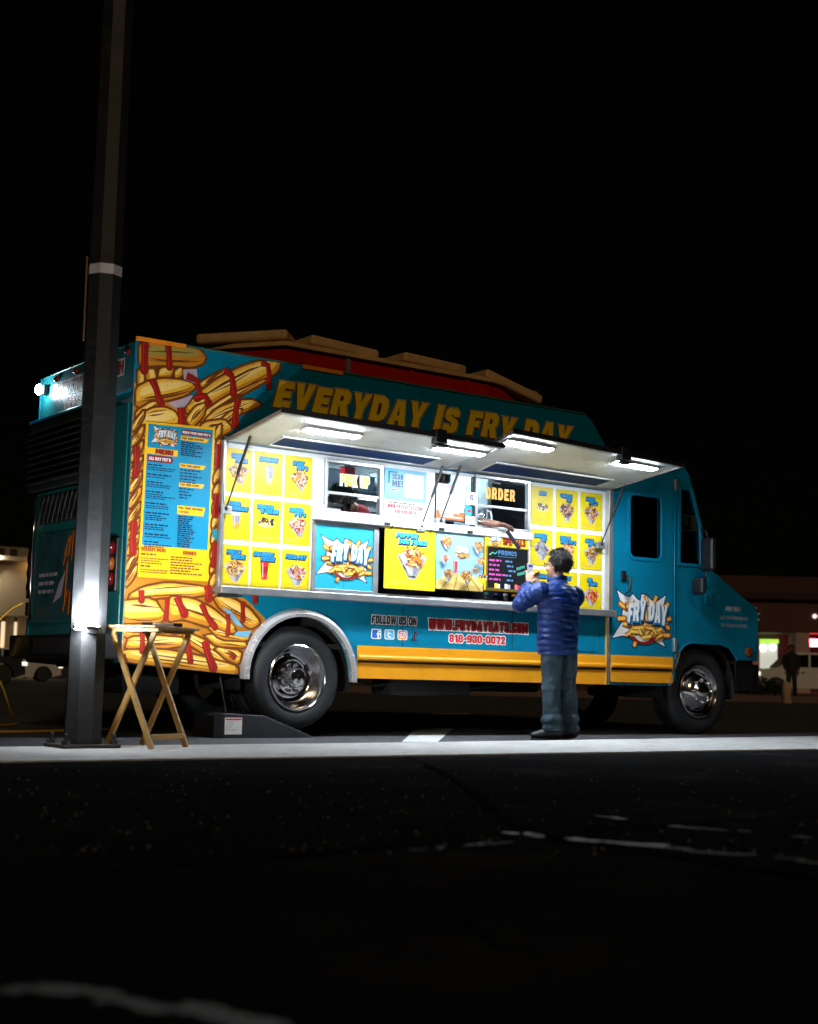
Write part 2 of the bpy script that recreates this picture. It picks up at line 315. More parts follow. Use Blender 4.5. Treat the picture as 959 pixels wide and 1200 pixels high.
RING = ([(1.4, 0), (4.8, 0), (6.2, 1.5), (6.2, 8.5), (4.8, 10), (1.4, 10), (0, 8.5), (0, 1.5)], [(2.6, 2.5), (3.6, 2.5), (3.7, 3), (3.7, 7), (3.6, 7.5), (2.6, 7.5), (2.5, 7), (2.5, 3)])
GL = {
 'E': (6, [[(0, 0), (6, 0), (6, 2.5), (2.8, 2.5), (2.8, 3.9), (5.4, 3.9), (5.4, 6.2), (2.8, 6.2), (2.8, 7.5), (6, 7.5), (6, 10), (0, 10)]]),
 'F': (5.8, [[(0, 0), (2.8, 0), (2.8, 3.6), (5, 3.6), (5, 6), (2.8, 6), (2.8, 7.5), (5.8, 7.5), (5.8, 10), (0, 10)]]),
 'V': (6.8, [[(2.2, 0), (4.6, 0), (7, 10), (4.2, 10), (3.4, 4.2), (2.6, 10), (-.2, 10)]]),
 'R': (6.8, [[(0, 0), (2.7, 0), (2.7, 3.5), (3.3, 3.5), (4.2, 0), (7, 0), (5.7, 4.2), (6.4, 5.1), (6.6, 7.2), (6.2, 9), (5, 10), (0, 10)], [(2.7, 5.6), (3.7, 5.6), (4, 6.2), (4, 7.2), (3.6, 7.7), (2.7, 7.7)]]),
 'Y': (6.8, [[(2, 0), (4.8, 0), (4.8, 3.8), (7, 10), (4.3, 10), (3.4, 6.4), (2.5, 10), (-.2, 10), (2, 3.8)]]),
 'D': (6.8, [[(0, 0), (4.2, 0), (6, 1.2), (6.8, 3.4), (6.8, 6.6), (6, 8.8), (4.2, 10), (0, 10)], [(2.7, 2.6), (3.6, 2.6), (4.1, 3.6), (4.1, 6.4), (3.6, 7.4), (2.7, 7.4)]]),
 'A': (7.2, [[(0, 0), (2.6, 0), (2.9, 1.8), (4.3, 1.8), (4.6, 0), (7.2, 0), (5.2, 10), (2, 10)], [(3.1, 4), (4.1, 4), (3.6, 7.4)]]),
 'I': (2.8, [[(0, 0), (2.8, 0), (2.8, 10), (0, 10)]]),
 'S': (6.2, [[(0, 3.2), (0, 1.2), (1.3, 0), (4.9, 0), (6.2, 1.3), (6.2, 4.5), (5.0, 5.8), (2.7, 6.8), (2.7, 7.5), (3.5, 7.5), (3.5, 6.7), (6.1, 6.7), (6.1, 8.8), (4.8, 10), (1.4, 10), (0, 8.7), (0, 6.2), (1, 5.1), (3.5, 4.0), (3.5, 2.6), (2.7, 2.6), (2.7, 3.2)]]),
 'W': (9.8, [[(1.2, 0), (4.2, 0), (4.9, 4.6), (5.6, 0), (8.6, 0), (9.8, 10), (7.2, 10), (6.8, 5), (6.1, 10), (3.7, 10), (3, 5), (2.6, 10), (0, 10)]]),
 'T': (6.4, [[(1.8, 0), (4.6, 0), (4.6, 7.4), (6.4, 7.4), (6.4, 10), (0, 10), (0, 7.4), (1.8, 7.4)]]),
 'C': (6.2, [[(1.4, 0), (5, 0), (6.2, 1.4), (6.2, 4), (3.6, 4), (3.6, 2.6), (2.7, 2.6), (2.7, 7.4), (3.6, 7.4), (3.6, 6), (6.2, 6), (6.2, 8.6), (5, 10), (1.4, 10), (0, 8.6), (0, 1.4)]]),
 'G': (6.4, [[(1.4, 0), (6.4, 0), (6.4, 5.2), (3.4, 5.2), (3.4, 3.4), (3.9, 3.4), (3.9, 2.4), (2.7, 2.4), (2.7, 7.5), (3.7, 7.5), (3.7, 6.4), (6.3, 6.4), (6.3, 8.6), (5, 10), (1.4, 10), (0, 8.6), (0, 1.4)]]),
 'O': (6.2, list(RING)), '0': (6.2, list(RING)),
 'M': (8.6, [[(0, 0), (2.5, 0), (2.5, 5.5), (3.6, 1.5), (5, 1.5), (6.1, 5.5), (6.1, 0), (8.6, 0), (8.6, 10), (5.6, 10), (4.3, 5.4), (3, 10), (0, 10)]]),
 'N': (6.8, [[(0, 0), (2.5, 0), (2.5, 5), (4.2, 0), (6.8, 0), (6.8, 10), (4.3, 10), (4.3, 5), (2.6, 10), (0, 10)]]),
 'L': (5.2, [[(0, 0), (5.2, 0), (5.2, 2.6), (2.8, 2.6), (2.8, 10), (0, 10)]]),
 'U': (6.4, [[(1.4, 0), (5, 0), (6.4, 1.5), (6.4, 10), (3.8, 10), (3.8, 2.6), (2.6, 2.6), (2.6, 10), (0, 10), (0, 1.5)]]),
 'P': (6.4, [[(0, 0), (2.7, 0), (2.7, 3.4), (4.8, 3.4), (6.2, 4.6), (6.4, 7), (6, 9), (4.8, 10), (0, 10)], [(2.7, 5.6), (3.6, 5.6), (3.9, 6.2), (3.9, 7.2), (3.5, 7.7), (2.7, 7.7)]]),
 'K': (6.8, [[(0, 0), (2.7, 0), (2.7, 3.4), (4, 0), (7, 0), (4.9, 5.4), (6.8, 10), (4, 10), (2.7, 6.4), (2.7, 10), (0, 10)]]),
 'H': (6.6, [[(0, 0), (2.6, 0), (2.6, 3.8), (4, 3.8), (4, 0), (6.6, 0), (6.6, 10), (4, 10), (4, 6.3), (2.6, 6.3), (2.6, 10), (0, 10)]]),
 'B': (6.5, [[(0, 0), (5, 0), (6.4, 1.4), (6.5, 4), (5.6, 5.2), (6.3, 6.4), (6.2, 8.8), (5, 10), (0, 10)], [(2.6, 2.2), (3.5, 2.2), (3.9, 2.7), (3.9, 3.7), (3.5, 4.2), (2.6, 4.2)], [(2.6, 6.2), (3.4, 6.2), (3.8, 6.7), (3.8, 7.4), (3.4, 7.9), (2.6, 7.9)]]),
 'Z': (6, [[(0, 0), (6, 0), (6, 2.6), (3.2, 2.6), (6, 7.6), (6, 10), (0.2, 10), (0.2, 7.4), (2.8, 7.4), (0, 2.4)]]),
 'X': (6.8, [[(0, 0), (2.7, 0), (3.4, 2.8), (4.1, 0), (6.8, 0), (5, 5), (6.8, 10), (4.1, 10), (3.4, 7.2), (2.7, 10), (0, 10), (1.8, 5)]]),
 'J': (5.6, [[(1.2, 0), (4.2, 0), (5.6, 1.5), (5.6, 10), (2.9, 10), (2.9, 2.5), (2.4, 2.5), (2.4, 3.8), (0, 3.8), (0, 1.3)]]),
 '4': (6.4, [[(3, 0), (5.6, 0), (5.6, 2), (6.4, 2), (6.4, 4.4), (5.6, 4.4), (5.6, 10), (3, 10), (0, 4.4), (0, 2), (3, 2)]]),
 '1': (3.8, [[(1, 0), (3.8, 0), (3.8, 10), (1.8, 10), (0, 8.4), (0, 6.6), (1, 7)]]),
 '2': (6, [[(0, 0), (6, 0), (6, 2.6), (3.2, 2.6), (5.8, 5.6), (6, 8.4), (4.8, 10), (1.3, 10), (0, 8.6), (0, 6.4), (2.5, 6.4), (2.5, 7.6), (3.4, 7.6), (3.4, 6.4), (0, 2.4)]]),
 '3': (6, [[(0, 3.4), (0, 1.4), (1.3, 0), (4.7, 0), (6, 1.4), (6, 4.2), (5, 5.2), (6, 6.2), (6, 8.6), (4.7, 10), (1.3, 10), (0, 8.6), (0, 6.8), (2.5, 6.8), (2.5, 7.6), (3.5, 7.6), (3.5, 6.2), (2.9, 6.2), (2.9, 4.2), (3.5, 4.2), (3.5, 2.4), (2.5, 2.4), (2.5, 3.4)]]),
 '5': (6, [[(0, 3), (0, 1.4), (1.3, 0), (4.7, 0), (6, 1.5), (6, 5), (4.8, 6.4), (2.6, 6.4), (2.6, 7.5), (5.8, 7.5), (5.8, 10), (0.2, 10), (0.2, 4.4), (3.4, 4.4), (3.4, 2.4), (2.5, 2.4), (2.5, 3)]]),
 '6': (6.2, [[(1.4, 0), (4.8, 0), (6.2, 1.4), (6.2, 5), (5, 6.2), (2.6, 6.2), (2.6, 7.6), (5.8, 7.6), (5.8, 10), (1.4, 10), (0, 8.6), (0, 1.4)], [(2.6, 2.2), (3.6, 2.2), (3.6, 4), (2.6, 4)]]),
 '7': (5.8, [[(0.8, 0), (3.6, 0), (5.8, 7.6), (5.8, 10), (0, 10), (0, 7.4), (3, 7.4)]]),
 '8': (6.4, [[(1.4, 0), (5, 0), (6.4, 1.4), (6.4, 4), (5.5, 5.1), (6.3, 6.3), (6.3, 8.7), (5, 10), (1.4, 10), (.1, 8.7), (.1, 6.3), (.9, 5.1), (0, 4), (0, 1.4)], [(2.7, 2.2), (3.7, 2.2), (3.9, 2.7), (3.9, 3.7), (3.7, 4.2), (2.7, 4.2), (2.5, 3.7), (2.5, 2.7)], [(2.7, 6.2), (3.7, 6.2), (3.9, 6.7), (3.9, 7.4), (3.7, 7.9), (2.7, 7.9), (2.5, 7.4), (2.5, 6.7)]]),
 '9': (6.2, [[(0.4, 0), (4.8, 0), (6.2, 1.4), (6.2, 8.6), (4.8, 10), (1.4, 10), (0, 8.6), (0, 5), (1.2, 3.8), (3.6, 3.8), (3.6, 2.4), (0.4, 2.4)], [(2.6, 6), (3.6, 6), (3.6, 7.8), (2.6, 7.8)]]),
 '.': (2.4, [[(0, 0), (2.4, 0), (2.4, 2.4), (0, 2.4)]]), '-': (3.4, [[(0, 3.8), (3.4, 3.8), (3.4, 6.2), (0, 6.2)]]),
 '!': (2.6, [[(0, 3.2), (2.6, 3.2), (2.8, 10), (-.2, 10)], None, [(0, 0), (2.6, 0), (2.6, 2.3), (0, 2.3)]]),
 "'": (2.2, [[(0.2, 6.8), (1.6, 6.8), (2.2, 10), (0, 10)]]),
 '$': (6, [[(0, 0), (2.4, -1), (3.6, -1), (6, 1.3), (6, 4.6), (2.6, 6.6), (6, 7.4), (4.8, 10), (3.6, 11), (2.4, 11), (0, 8.6), (0, 6), (3.4, 3.6), (0, 3)]]),
 '&': (7, [[(1.4, 0), (4, 0), (5, 1), (7, 0), (6, 3), (6.6, 5), (4.6, 5), (4.2, 4), (3.4, 5.4), (5, 7.4), (4.6, 10), (1.6, 10), (.6, 8), (1.4, 5.6), (0, 3)]]),
}
class Print:
    """flat print in a plane: each colour patch lies a hair above the one before"""
    def __init__(self, org, U=(1, 0, 0), V=(0, 0, 1), N=(0, -1, 0), eps=0.00022):
        self.o = Vector(org); self.U = Vector(U); self.V = Vector(V); self.N = Vector(N); self.eps = eps; self.k = 0; self.mb = MB(); self.mats = []
    def poly(self, pts, M, holes=(), same=False):
        if M not in self.mats: self.mats.append(M)
        self.mb.m = self.mats.index(M)
        if not same: self.k += 1
        h = self.k * self.eps; loops = [list(pts)] + [list(x) for x in holes]; flat = [p for l in loops for p in l]
        try: tri = tessellate_polygon([[Vector((p[0], p[1], 0)) for p in l] for l in loops])
        except Exception: return
        fs = []
        for a, b, c in tri:
            A, B, C_ = flat[a], flat[b], flat[c]
            if (B[0] - A[0]) * (C_[1] - A[1]) - (B[1] - A[1]) * (C_[0] - A[0]) < 0: a, c = c, a
            fs.append((a, b, c))
        self.mb.add([self.o + self.U * p[0] + self.V * p[1] + self.N * h for p in flat], fs)
    def rect(self, x0, x1, z0, z1, M, same=False): self.poly([(x0, z0), (x1, z0), (x1, z1), (x0, z1)], M, same=same)
    def width(self, s, sp=0.9):
        return sum(3.6 if c == ' ' else GL[c][0] + sp for c in s) - sp
    def text(self, s, x, z, h, M, w=None, shear=0.0, sp=0.9, off=0.0, dx=0.0, dz=0.0, rise=0.0, bounce=None, holes=True):
        """w: fit to this width; off: fatten (m)"""
        k = h / 10.0; tot = self.width(s, sp); kx = (w / tot) if w else k
        cur = 0.0; first = True; self.k += 1
        for i, c in enumerate(s):
            if c == ' ': cur += 3.6; continue
            wd, loops = GL[c]; bz = (bounce[i % len(bounce)] * h if bounce else 0.0)
            def T(p): 
                xx = x + (cur + p[0]) * kx + p[1] * k * shear + dx
                return (xx, z + p[1] * k + dz + bz + rise * (cur + p[0]) * kx)
            ls = [None if l is None else [T(p) for p in l] for l in loops]
            if None in ls:
                for l in ls:
                    if l: self.poly(offset_poly(l, off) if off else l, M, same=True)
            else:
                out = offset_poly(ls[0], off) if off else ls[0]; hs = ls[1:]
                if off: hs = [] if off > h * 0.035 else [offset_poly(q, -off) for q in hs]
                self.poly(out, M, hs if holes else [], same=True)
            cur += wd + sp
        return x + cur * kx
    def lines(self, x, z, w, h, M, n=1, gap=None, words=True, rnd=None):
        """tiny print too small to read: rows of word-long dashes"""
        rnd = rnd or random; self.k += 1
        for i in range(n):
            zz = z - i * (gap or h * 2); lim = w * (rnd.uniform(0.55, 1.0)); cx = 0.0
            while cx < lim:
                L = min(rnd.uniform(1.6, 4.5) * h, lim - cx)
                if L > h * 0.6: self.poly([(x + cx, zz), (x + cx + L, zz), (x + cx + L, zz + h), (x + cx, zz + h)], M, same=True)
                cx += L + h * 0.7
    def build(self, name, parent=None):
        return self.mb.build(name, self.mats, parent)
def ink(name, c, rough=0.42): return mat('ink_' + name, c, rough, var=0.06, vscale=9)
I_BLACK = ink('black', (0.012, 0.012, 0.016)); I_WHITE = ink('white', (0.78, 0.78, 0.78)); I_RED = ink('red', (0.62, 0.015, 0.02)); I_DRED = ink('dark_red', (0.24, 0.008, 0.006))
I_YEL = ink('yellow', (0.86, 0.68, 0.01)); I_GOLD = ink('gold', (0.90, 0.60, 0.015)); I_BLUE = ink('blue', (0.01, 0.20, 0.42)); I_LBLUE = ink('light_blue', (0.04, 0.42, 0.72)); I_NAVY = ink('navy', (0.006, 0.012, 0.06))
I_CYAN = ink('cyan', (0.006, 0.26, 0.48)); I_CREAM = ink('cream', (0.84, 0.60, 0.18)); I_FRY = ink('fry', (0.78, 0.43, 0.04)); I_FRYD = ink('fry_dark', (0.50, 0.20, 0.015)); I_BROWN = ink('brown', (0.14, 0.035, 0.006)); I_KETCH = ink('ketchup', (0.26, 0.010, 0.006))
I_ORANGE = ink('orange', (0.80, 0.26, 0.015)); I_TAN = ink('tan', (0.55, 0.33, 0.15)); I_GREY = ink('grey', (0.42, 0.42, 0.46)); I_PINK = ink('pink', (0.75, 0.18, 0.22)); I_GREEN = ink('green', (0.05, 0.32, 0.10)); I_MAROON = ink('maroon', (0.20, 0.006, 0.02)); I_LILAC = ink('lilac', (0.42, 0.36, 0.45))
I_PAPER = ink('paper', (0.40, 0.40, 0.42)); I_FROST = ink('frost', (0.24, 0.22, 0.28)); I_FOIL = ink('foil', (0.20, 0.19, 0.22)); I_TITLE = ink('title_blue', (0.015, 0.24, 0.50))
I_SKY = ink('sky_blue', (0.13, 0.36, 0.54)); I_OLIVE = ink('olive', (0.34, 0.28, 0.06)); I_BOARD = mat('chalkboard', (0.008, 0.009, 0.010), 0.85, spec=0.08); I_TEALP = ink('teal_print', (0.01, 0.30, 0.42)); I_DYEL = ink('menu_yellow', (0.86, 0.50, 0.01)); I_MAG = ink('chalk_magenta', (0.5, 0.06, 0.32)); I_CHALKG = ink('chalk_green', (0.10, 0.5, 0.36)); I_CHALKB = ink('chalk_blue', (0.08, 0.22, 0.45))

# ================================================================== the ground
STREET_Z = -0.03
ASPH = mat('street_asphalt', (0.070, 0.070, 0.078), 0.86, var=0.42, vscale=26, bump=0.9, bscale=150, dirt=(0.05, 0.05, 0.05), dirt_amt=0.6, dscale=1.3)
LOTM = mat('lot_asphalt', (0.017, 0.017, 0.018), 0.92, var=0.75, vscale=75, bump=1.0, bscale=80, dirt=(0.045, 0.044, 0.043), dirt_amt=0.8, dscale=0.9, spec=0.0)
CONC = mat('sidewalk_concrete', (0.52, 0.515, 0.51), 0.85, var=0.22, vscale=9, bump=0.5, bscale=90, dirt=(0.26, 0.245, 0.23), dirt_amt=0.8, dscale=2.2)
TAR = mat('tar_seam', (0.009, 0.009, 0.010), 1.0, bump=0.6, bscale=60, spec=0.0)
WPAINT = worn_paint('worn_white_paint', (0.60, 0.61, 0.62), (0.10, 0.10, 0.11), 0.75, 16)
GPAINT = worn_paint('ghost_white_paint', (0.085, 0.083, 0.08), (0.022, 0.022, 0.022), 0.95, 22)
LPAINT = worn_paint('lot_white_paint', (0.62, 0.66, 0.72), (0.10, 0.10, 0.11), 0.7, 30)
YPAINT = worn_paint('worn_yellow_paint', (0.30, 0.22, 0.07), (0.08, 0.07, 0.06), 0.7, 8)

def sheet(name, pts, z, M, nsub=0):
    b = MB(); b.add([(x, y, z) for x, y in pts], [tuple(range(len(pts)))]); return struct(b.build(name, M))
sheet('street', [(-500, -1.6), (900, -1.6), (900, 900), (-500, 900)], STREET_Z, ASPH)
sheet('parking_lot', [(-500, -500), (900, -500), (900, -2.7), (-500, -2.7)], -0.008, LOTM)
b = MB()
sw = [(-60, -2.92), (0.5, -2.86), (60, -2.80), (60, 0.1), (7.3, -0.95), (1.7, -1.43), (-1.5, -1.52), (-60, -1.6)]
b.prism(sw, -0.16, 0.0, ax='Z'); struct(b.build('sidewalk', CONC, bevel=0.02))

def ragged(pts, w, n=24, jit=0.3, gaps=0.0):
    """a hand-worn paint or tar line along a polyline in plan"""
    P = [Vector(p) for p in pts]; L = []; R = []
    seg = [(P[i + 1] - P[i]).length for i in range(len(P) - 1)]; tot = sum(seg)
    for k in range(n + 1):
        d = tot * k / n; i = 0
        while i < len(seg) - 1 and d > seg[i]: d -= seg[i]; i += 1
        q = P[i] + (P[i + 1] - P[i]) * min(1, d / max(seg[i], 1e-6)); t = (P[i + 1] - P[i]).normalized(); nn = Vector((-t.y, t.x))
        wv = w * (1 + random.uniform(-jit, jit)); wo = random.uniform(-jit, jit) * w * 0.4
        L.append(q + nn * (wv / 2 + wo)); R.append(q - nn * (wv / 2 - wo))
    return [tuple(p) for p in L + R[::-1]]
def ground_mark(name, poly, z, M):
    b = MB(); tri = tessellate_polygon([[Vector((p[0], p[1], 0)) for p in poly]])
    fs = []
    for a, c, d in tri:
        A, B, C_ = poly[a], poly[c], poly[d]
        fs.append((a, c, d) if (B[0] - A[0]) * (C_[1] - A[1]) - (B[1] - A[1]) * (C_[0] - A[0]) > 0 else (d, c, a))
    b.add([(p[0], p[1], z) for p in poly], fs); return struct(b.build(name, M))
LZ = -0.004
def gl(pts, z=LZ): return [G(x, y, z) for x, y in pts]
ground_mark('stall_stripe', [G(471, 870, STREET_Z), G(513, 870, STREET_Z), G(551, 836, STREET_Z), G(507, 836, STREET_Z)], STREET_Z + .004, WPAINT)
def worn_line(px_pts, w, M, frag, keep, seed):
    """a paint line rubbed away into separate ragged flakes"""
    rw = random.Random(seed); P = [Vector(q) for q in gl(px_pts)]; verts = MB()
    seg = [(P[k + 1] - P[k]).length for k in range(len(P) - 1)]; tot = sum(seg)
    def at(dd):
        k = 0
        while k < len(seg) - 1 and dd > seg[k]: dd -= seg[k]; k += 1
        t = (P[k + 1] - P[k]).normalized(); return P[k] + t * dd, Vector((-t.y, t.x)), t
    dd = 0.0
    while dd < tot:
        L = rw.uniform(.4, 1.6) * frag
        for rows in range(2):
            if rw.random() > keep: continue
            o = rw.uniform(-.45, .45) * w; hw = w * rw.uniform(.12, .34); n = 9; poly = []
            q, nn, t = at(min(tot, dd + L / 2))
            for k in range(n * 2):
                a_ = 2 * math.pi * k / (n * 2); r_ = rw.uniform(.7, 1.12); poly.append(q + nn * (o + math.sin(a_) * hw * r_) + t * (math.cos(a_) * L * .75 * r_))
            verts.add([(v.x, v.y, LZ + .0006 * rows) for v in poly], [tuple(range(n * 2))])
        dd += L
    return struct(verts.build('painted_line', M))
worn_line([(0, 1153), (150, 1172), (320, 1204)], .085, GPAINT, .05, .75, 1)
worn_line([(600, 975), (640, 980)], .075, LPAINT, .03, .9, 2); worn_line([(656, 983), (700, 985), (772, 991)], .075, LPAINT, .05, .9, 3)
worn_line([(772, 992), (850, 1000), (975, 1012)], .07, GPAINT, .05, .6, 4); worn_line([(735, 964), (830, 971), (975, 984)], .07, GPAINT, .06, .6, 5); worn_line([(700, 956), (730, 959)], .06, GPAINT, .04, .7, 6)
worn_line([(480, 996), (600, 986)], .03, GPAINT, .04, .3, 7)
ground_mark('tar_seam', ragged(gl([(478, 887), (520, 905), (560, 932), (598, 966), (650, 983), (780, 1003), (970, 1032)]), 0.035, 60, 0.8), LZ + .003, TAR)
ground_mark('tar_seam', ragged(gl([(0, 1024), (120, 1020), (300, 1006), (480, 990), (600, 985)]), 0.035, 60, 0.8), LZ + .002, TAR)
ground_mark('tar_seam', ragged(gl([(650, 975), (800, 965), (970, 955)]), 0.03, 40, 0.6), LZ + .004, TAR)
ground_mark('tar_seam', ragged(gl([(545, 1070), (560, 1090), (590, 1110), (640, 1118)]), 0.02, 30, 0.7), LZ, TAR)
ground_mark('lane_line', ragged([(-30, 7.2), (40, 7.4)], 0.12, 30, 0.1), STREET_Z + .004, YPAINT)
ground_mark('lane_line', ragged([(-30, 11.0), (60, 11.4)], 0.12, 30, 0.1), STREET_Z + .004, YPAINT)
ground_mark('lane_line', ragged([(-40, 25), (90, 26)], 0.2, 30, 0.1), STREET_Z + .004, WPAINT)
ROADM = mat('far_road_patch', (0.06, 0.05, 0.045), 0.8, var=0.3, vscale=2)
grit = MB(); rg = random.Random(3)
for i in range(420):
    t = rg.random(); x, y = G(rg.uniform(-20, 980), 893 + 110 * t, -0.008)
    s = rg.uniform(0.002, 0.008); a = rg.uniform(0, 3.1)
    p = [Vector((math.cos(a + k * 2.09) * s, math.sin(a + k * 2.09) * s * rg.uniform(.6, 1), 0)) for k in range(3)]
    grit.add([(x + q.x, y + q.y, -0.0078) for q in p] + [(x, y, -0.0078 + s * rg.uniform(.6, 1.2))], [(0, 1, 3), (1, 2, 3), (2, 0, 3)])
struct(grit.build('loose_grit', mat('grit_stone', (0.16, 0.15, 0.14), 0.8, var=0.5, vscale=3)), 'stuff')

# ================================================================== the food truck
TW = 1.94
truck = thing('food_truck', 'teal food truck covered in fries graphics with two open lit awnings', 'food truck', (3.2, 0.95, STREET_Z))
def arc(cx, cz, r, a0, a1, n):
    return [(cx + r * math.cos(RAD(a0 + (a1 - a0) * i / n)), cz + r * math.sin(RAD(a0 + (a1 - a0) * i / n))) for i in range(n + 1)]
WC = (1.585, 0.455); FC = (6.385, 0.41)
PROFILE = [(0, .535), (1.04, .462)] + arc(WC[0], .462, .50, 180, 0, 22) + [(2.13, .462), (5.88, .452), (5.94, .62), (6.02, .79), (6.10, .87), (6.20, .905), (6.66, .905), (6.80, .87), (6.90, .78), (6.92, .735),
           (7.235, .735), (7.245, 1.22), (7.19, 1.30), (6.60, 1.612), (6.50, 1.66), (6.20, 2.60), (6.12, 2.69), (5.2, 2.735), (5.02, 2.77), (4.83, 3.0), (4.75, 3.05), (0.03, 3.05), (0, 3.02)]
OPEN = (.805, 5.06, 1.13, 2.325)
door_win = rrect(S(737, 577)[0], S(775, 577)[0], 1.70, 2.335, .07)
qwin = [S(796.5, 660), S(821, 662), S(821, 640), S(820, 617), S(809.5, 574), S(797.5, 573)]
hole_open = [(OPEN[0], OPEN[2]), (OPEN[1], OPEN[2]), (OPEN[1], OPEN[3]), (OPEN[0], OPEN[3])]
b = MB(); b.prism(PROFILE, 0.0, 0.035, [hole_open, door_win, qwin]); b.build('side_wall', TEAL, truck, bevel=0.012)
b = MB(); b.prism(PROFILE, TW - .035, TW); b.build('side_wall', TEAL, truck, bevel=0.012)
def strip(name, pts, M, t=0.03, y0=0.0352, y1=TW - .0352):
    b = MB(); n = len(pts)
    for i in range(n - 1):
        a = Vector(pts[i]); c = Vector(pts[i + 1]); d = (c - a).normalized(); nn = Vector((d.y, -d.x)) * -t
        q = [a, c, c + nn * 1, a + nn * 1]
        b.add([(p.x, y0, p.y) for p in q] + [(p.x, y1, p.y) for p in q], [(0, 1, 2, 3), (7, 6, 5, 4), (0, 4, 5, 1), (1, 5, 6, 2), (2, 6, 7, 3), (3, 7, 4, 0)])
    return b.build(name, M, truck)
strip('front_panel', [(7.235, .735), (7.245, 1.22), (7.19, 1.30)], TEAL)
strip('hood', [(7.19, 1.30), (6.60, 1.612), (6.50, 1.66)], TEAL)
strip('windshield', [(6.485, 1.70), (6.225, 2.52)], GLASS_D, 0.006, .10, TW - .10)
b = MB()
for y0, y1 in ((.0352, .10), (TW - .10, TW - .0352), (TW / 2 - .025, TW / 2 + .025)):
    a, c = Vector((6.50, 1.66)), Vector((6.20, 2.60)); b.bar((a.x - .02, (y0 + y1) / 2, a.y), (c.x - .02, (y0 + y1) / 2, c.y), y1 - y0, .03, (1, 0, .3))
b.build_each('windshield_post', TEAL, truck)
strip('cab_roof', [(6.21, 2.52), (6.20, 2.60), (6.12, 2.69), (5.2, 2.735), (5.02, 2.77)], TEAL)
strip('roof', [(5.02, 2.77), (4.83, 3.0), (4.75, 3.05), (0.03, 3.05), (0, 3.02)], TEAL_D)
b = MB(); b.box(0.004, .034, .0352, TW - .0352, .54, 3.018); b.build('rear_wall', TEAL_D, truck)
# roof edge gutter
b = MB(); b.box(0.02, 4.74, -.012, .012, 3.045, 3.062); b.build('roof_gutter', mat('gutter_paint', (0.03, 0.12, 0.10), .4, var=.3, vscale=3), truck, bevel=.004)
b = MB(); b.box(0.0, .43, -.0135, .0, 3.03, 3.063); b.box(1.52, 1.92, -.0135, .0, 3.03, 3.063); b.build_each('gutter_graphic', I_ORANGE, truck)

b = MB()
for k in range(30): b.ball((.12 + k * .155, -.001, 2.995), .007, 8, 5)
for k in range(18): b.ball((2.25 + k * .155, -.001, 1.065), .006, 8, 5)
struct(b.build('rivets', TEAL, truck, smooth=True), 'stuff')
for x in (2.62, 3.86):
    b = MB(); b.box(x - .004, x + .004, -.0022, -.0006, .745, 1.10); b.box(x - .004, x + .004, -.0022, -.0006, 2.375, 2.64); b.build_each('panel_seam', mat('seam_dark', (.002, .06, .09), .6), truck)
# ---- lower yellow band and rub rail
def band(x0, x1, zt=.738):
    b = MB(); b.prism([(x0, .462), (x1, .456), (x1, zt), (x0, zt)], -.005, -.001); b.build('yellow_band', YEL, truck)
    b = MB(); b.prism([(-.022, .655), (-.030, .645), (-.030, .625), (-.022, .615), (-.005, .612), (-.005, .660)], x0 + .01, x1 - .01, ax='X'); b.build('rub_rail', YEL, truck, bevel=.003)
    b = MB(); b.box(x0 + .01, x1 - .01, -.012, -.005, .594, .611); b.build('rub_rail_seal', BLACK, truck)
band(2.15, 5.035)
b = MB(); b.prism([(5.905, .462), (5.925, .462), (5.99, .62), (6.07, .80), (6.04, .80), (5.955, .735), (5.905, .735)], -.006, -.001); b.build('yellow_band', mat('pale_arch_trim', (.75, .45, .18), .4, var=.2), truck)
# skirt hatch right of the lettering
b = MB(); o = rrect(4.25, 4.93, .765, .935, .03); b.prism(o, -.006, -.0012, [offset_poly(o, -.012)]); b.build('hatch_seam', TEAL, truck, bevel=.002)
# chrome wheel flares
def flare(cx, cz, r0, r1, a0, a1):
    b = MB(); n = 40; prof = [(r0, 0.0), (r0, -.045), (r0 + (r1 - r0) * .35, -.055), (r0 + (r1 - r0) * .75, -.045), (r1, -.012), (r1, 0.0)]; vs = []; fs = []
    for i in range(n + 1):
        a = RAD(a0 + (a1 - a0) * i / n)
        for r, y in prof: vs.append((cx + r * math.cos(a), y, cz + r * math.sin(a)))
    k = len(prof)
    for i in range(n):
        for j in range(k - 1): fs.append((i * k + j, i * k + j + 1, (i + 1) * k + j + 1, (i + 1) * k + j))
    fs += [tuple(range(k)), tuple(range(n * k, n * k + k))[::-1]]
    b.add(vs, fs); return b.build('wheel_flare', FLAREM, truck, smooth='auto')
flare(WC[0], .462, .492, .562, 183, -4)
b = MB(); pa = [(5.90, .46), (5.955, .62), (6.03, .78), (6.11, .86), (6.20, .893), (6.66, .893), (6.79, .86), (6.885, .775), (6.905, .735)]
b.tube([(x, -.004, z) for x, z in pa], .013, 8); b.build('arch_trim', TEAL, truck, smooth='auto')
# inner wheel wells
b = MB()
for (cx, cz, r, yd) in ((WC[0], .44, .53, .75), (FC[0], .42, .53, .6)):
    pr = arc(cx, cz, r, 190, -10, 18); vs = [(x, .04, z) for x, z in pr] + [(x, yd, z) for x, z in pr]; n = len(pr)
    b.add(vs, [(i, i + 1, i + 1 + n, i + n) for i in range(n - 1)] + [tuple(range(n, 2 * n))])
b.build_each('wheel_well', UNDER, truck)

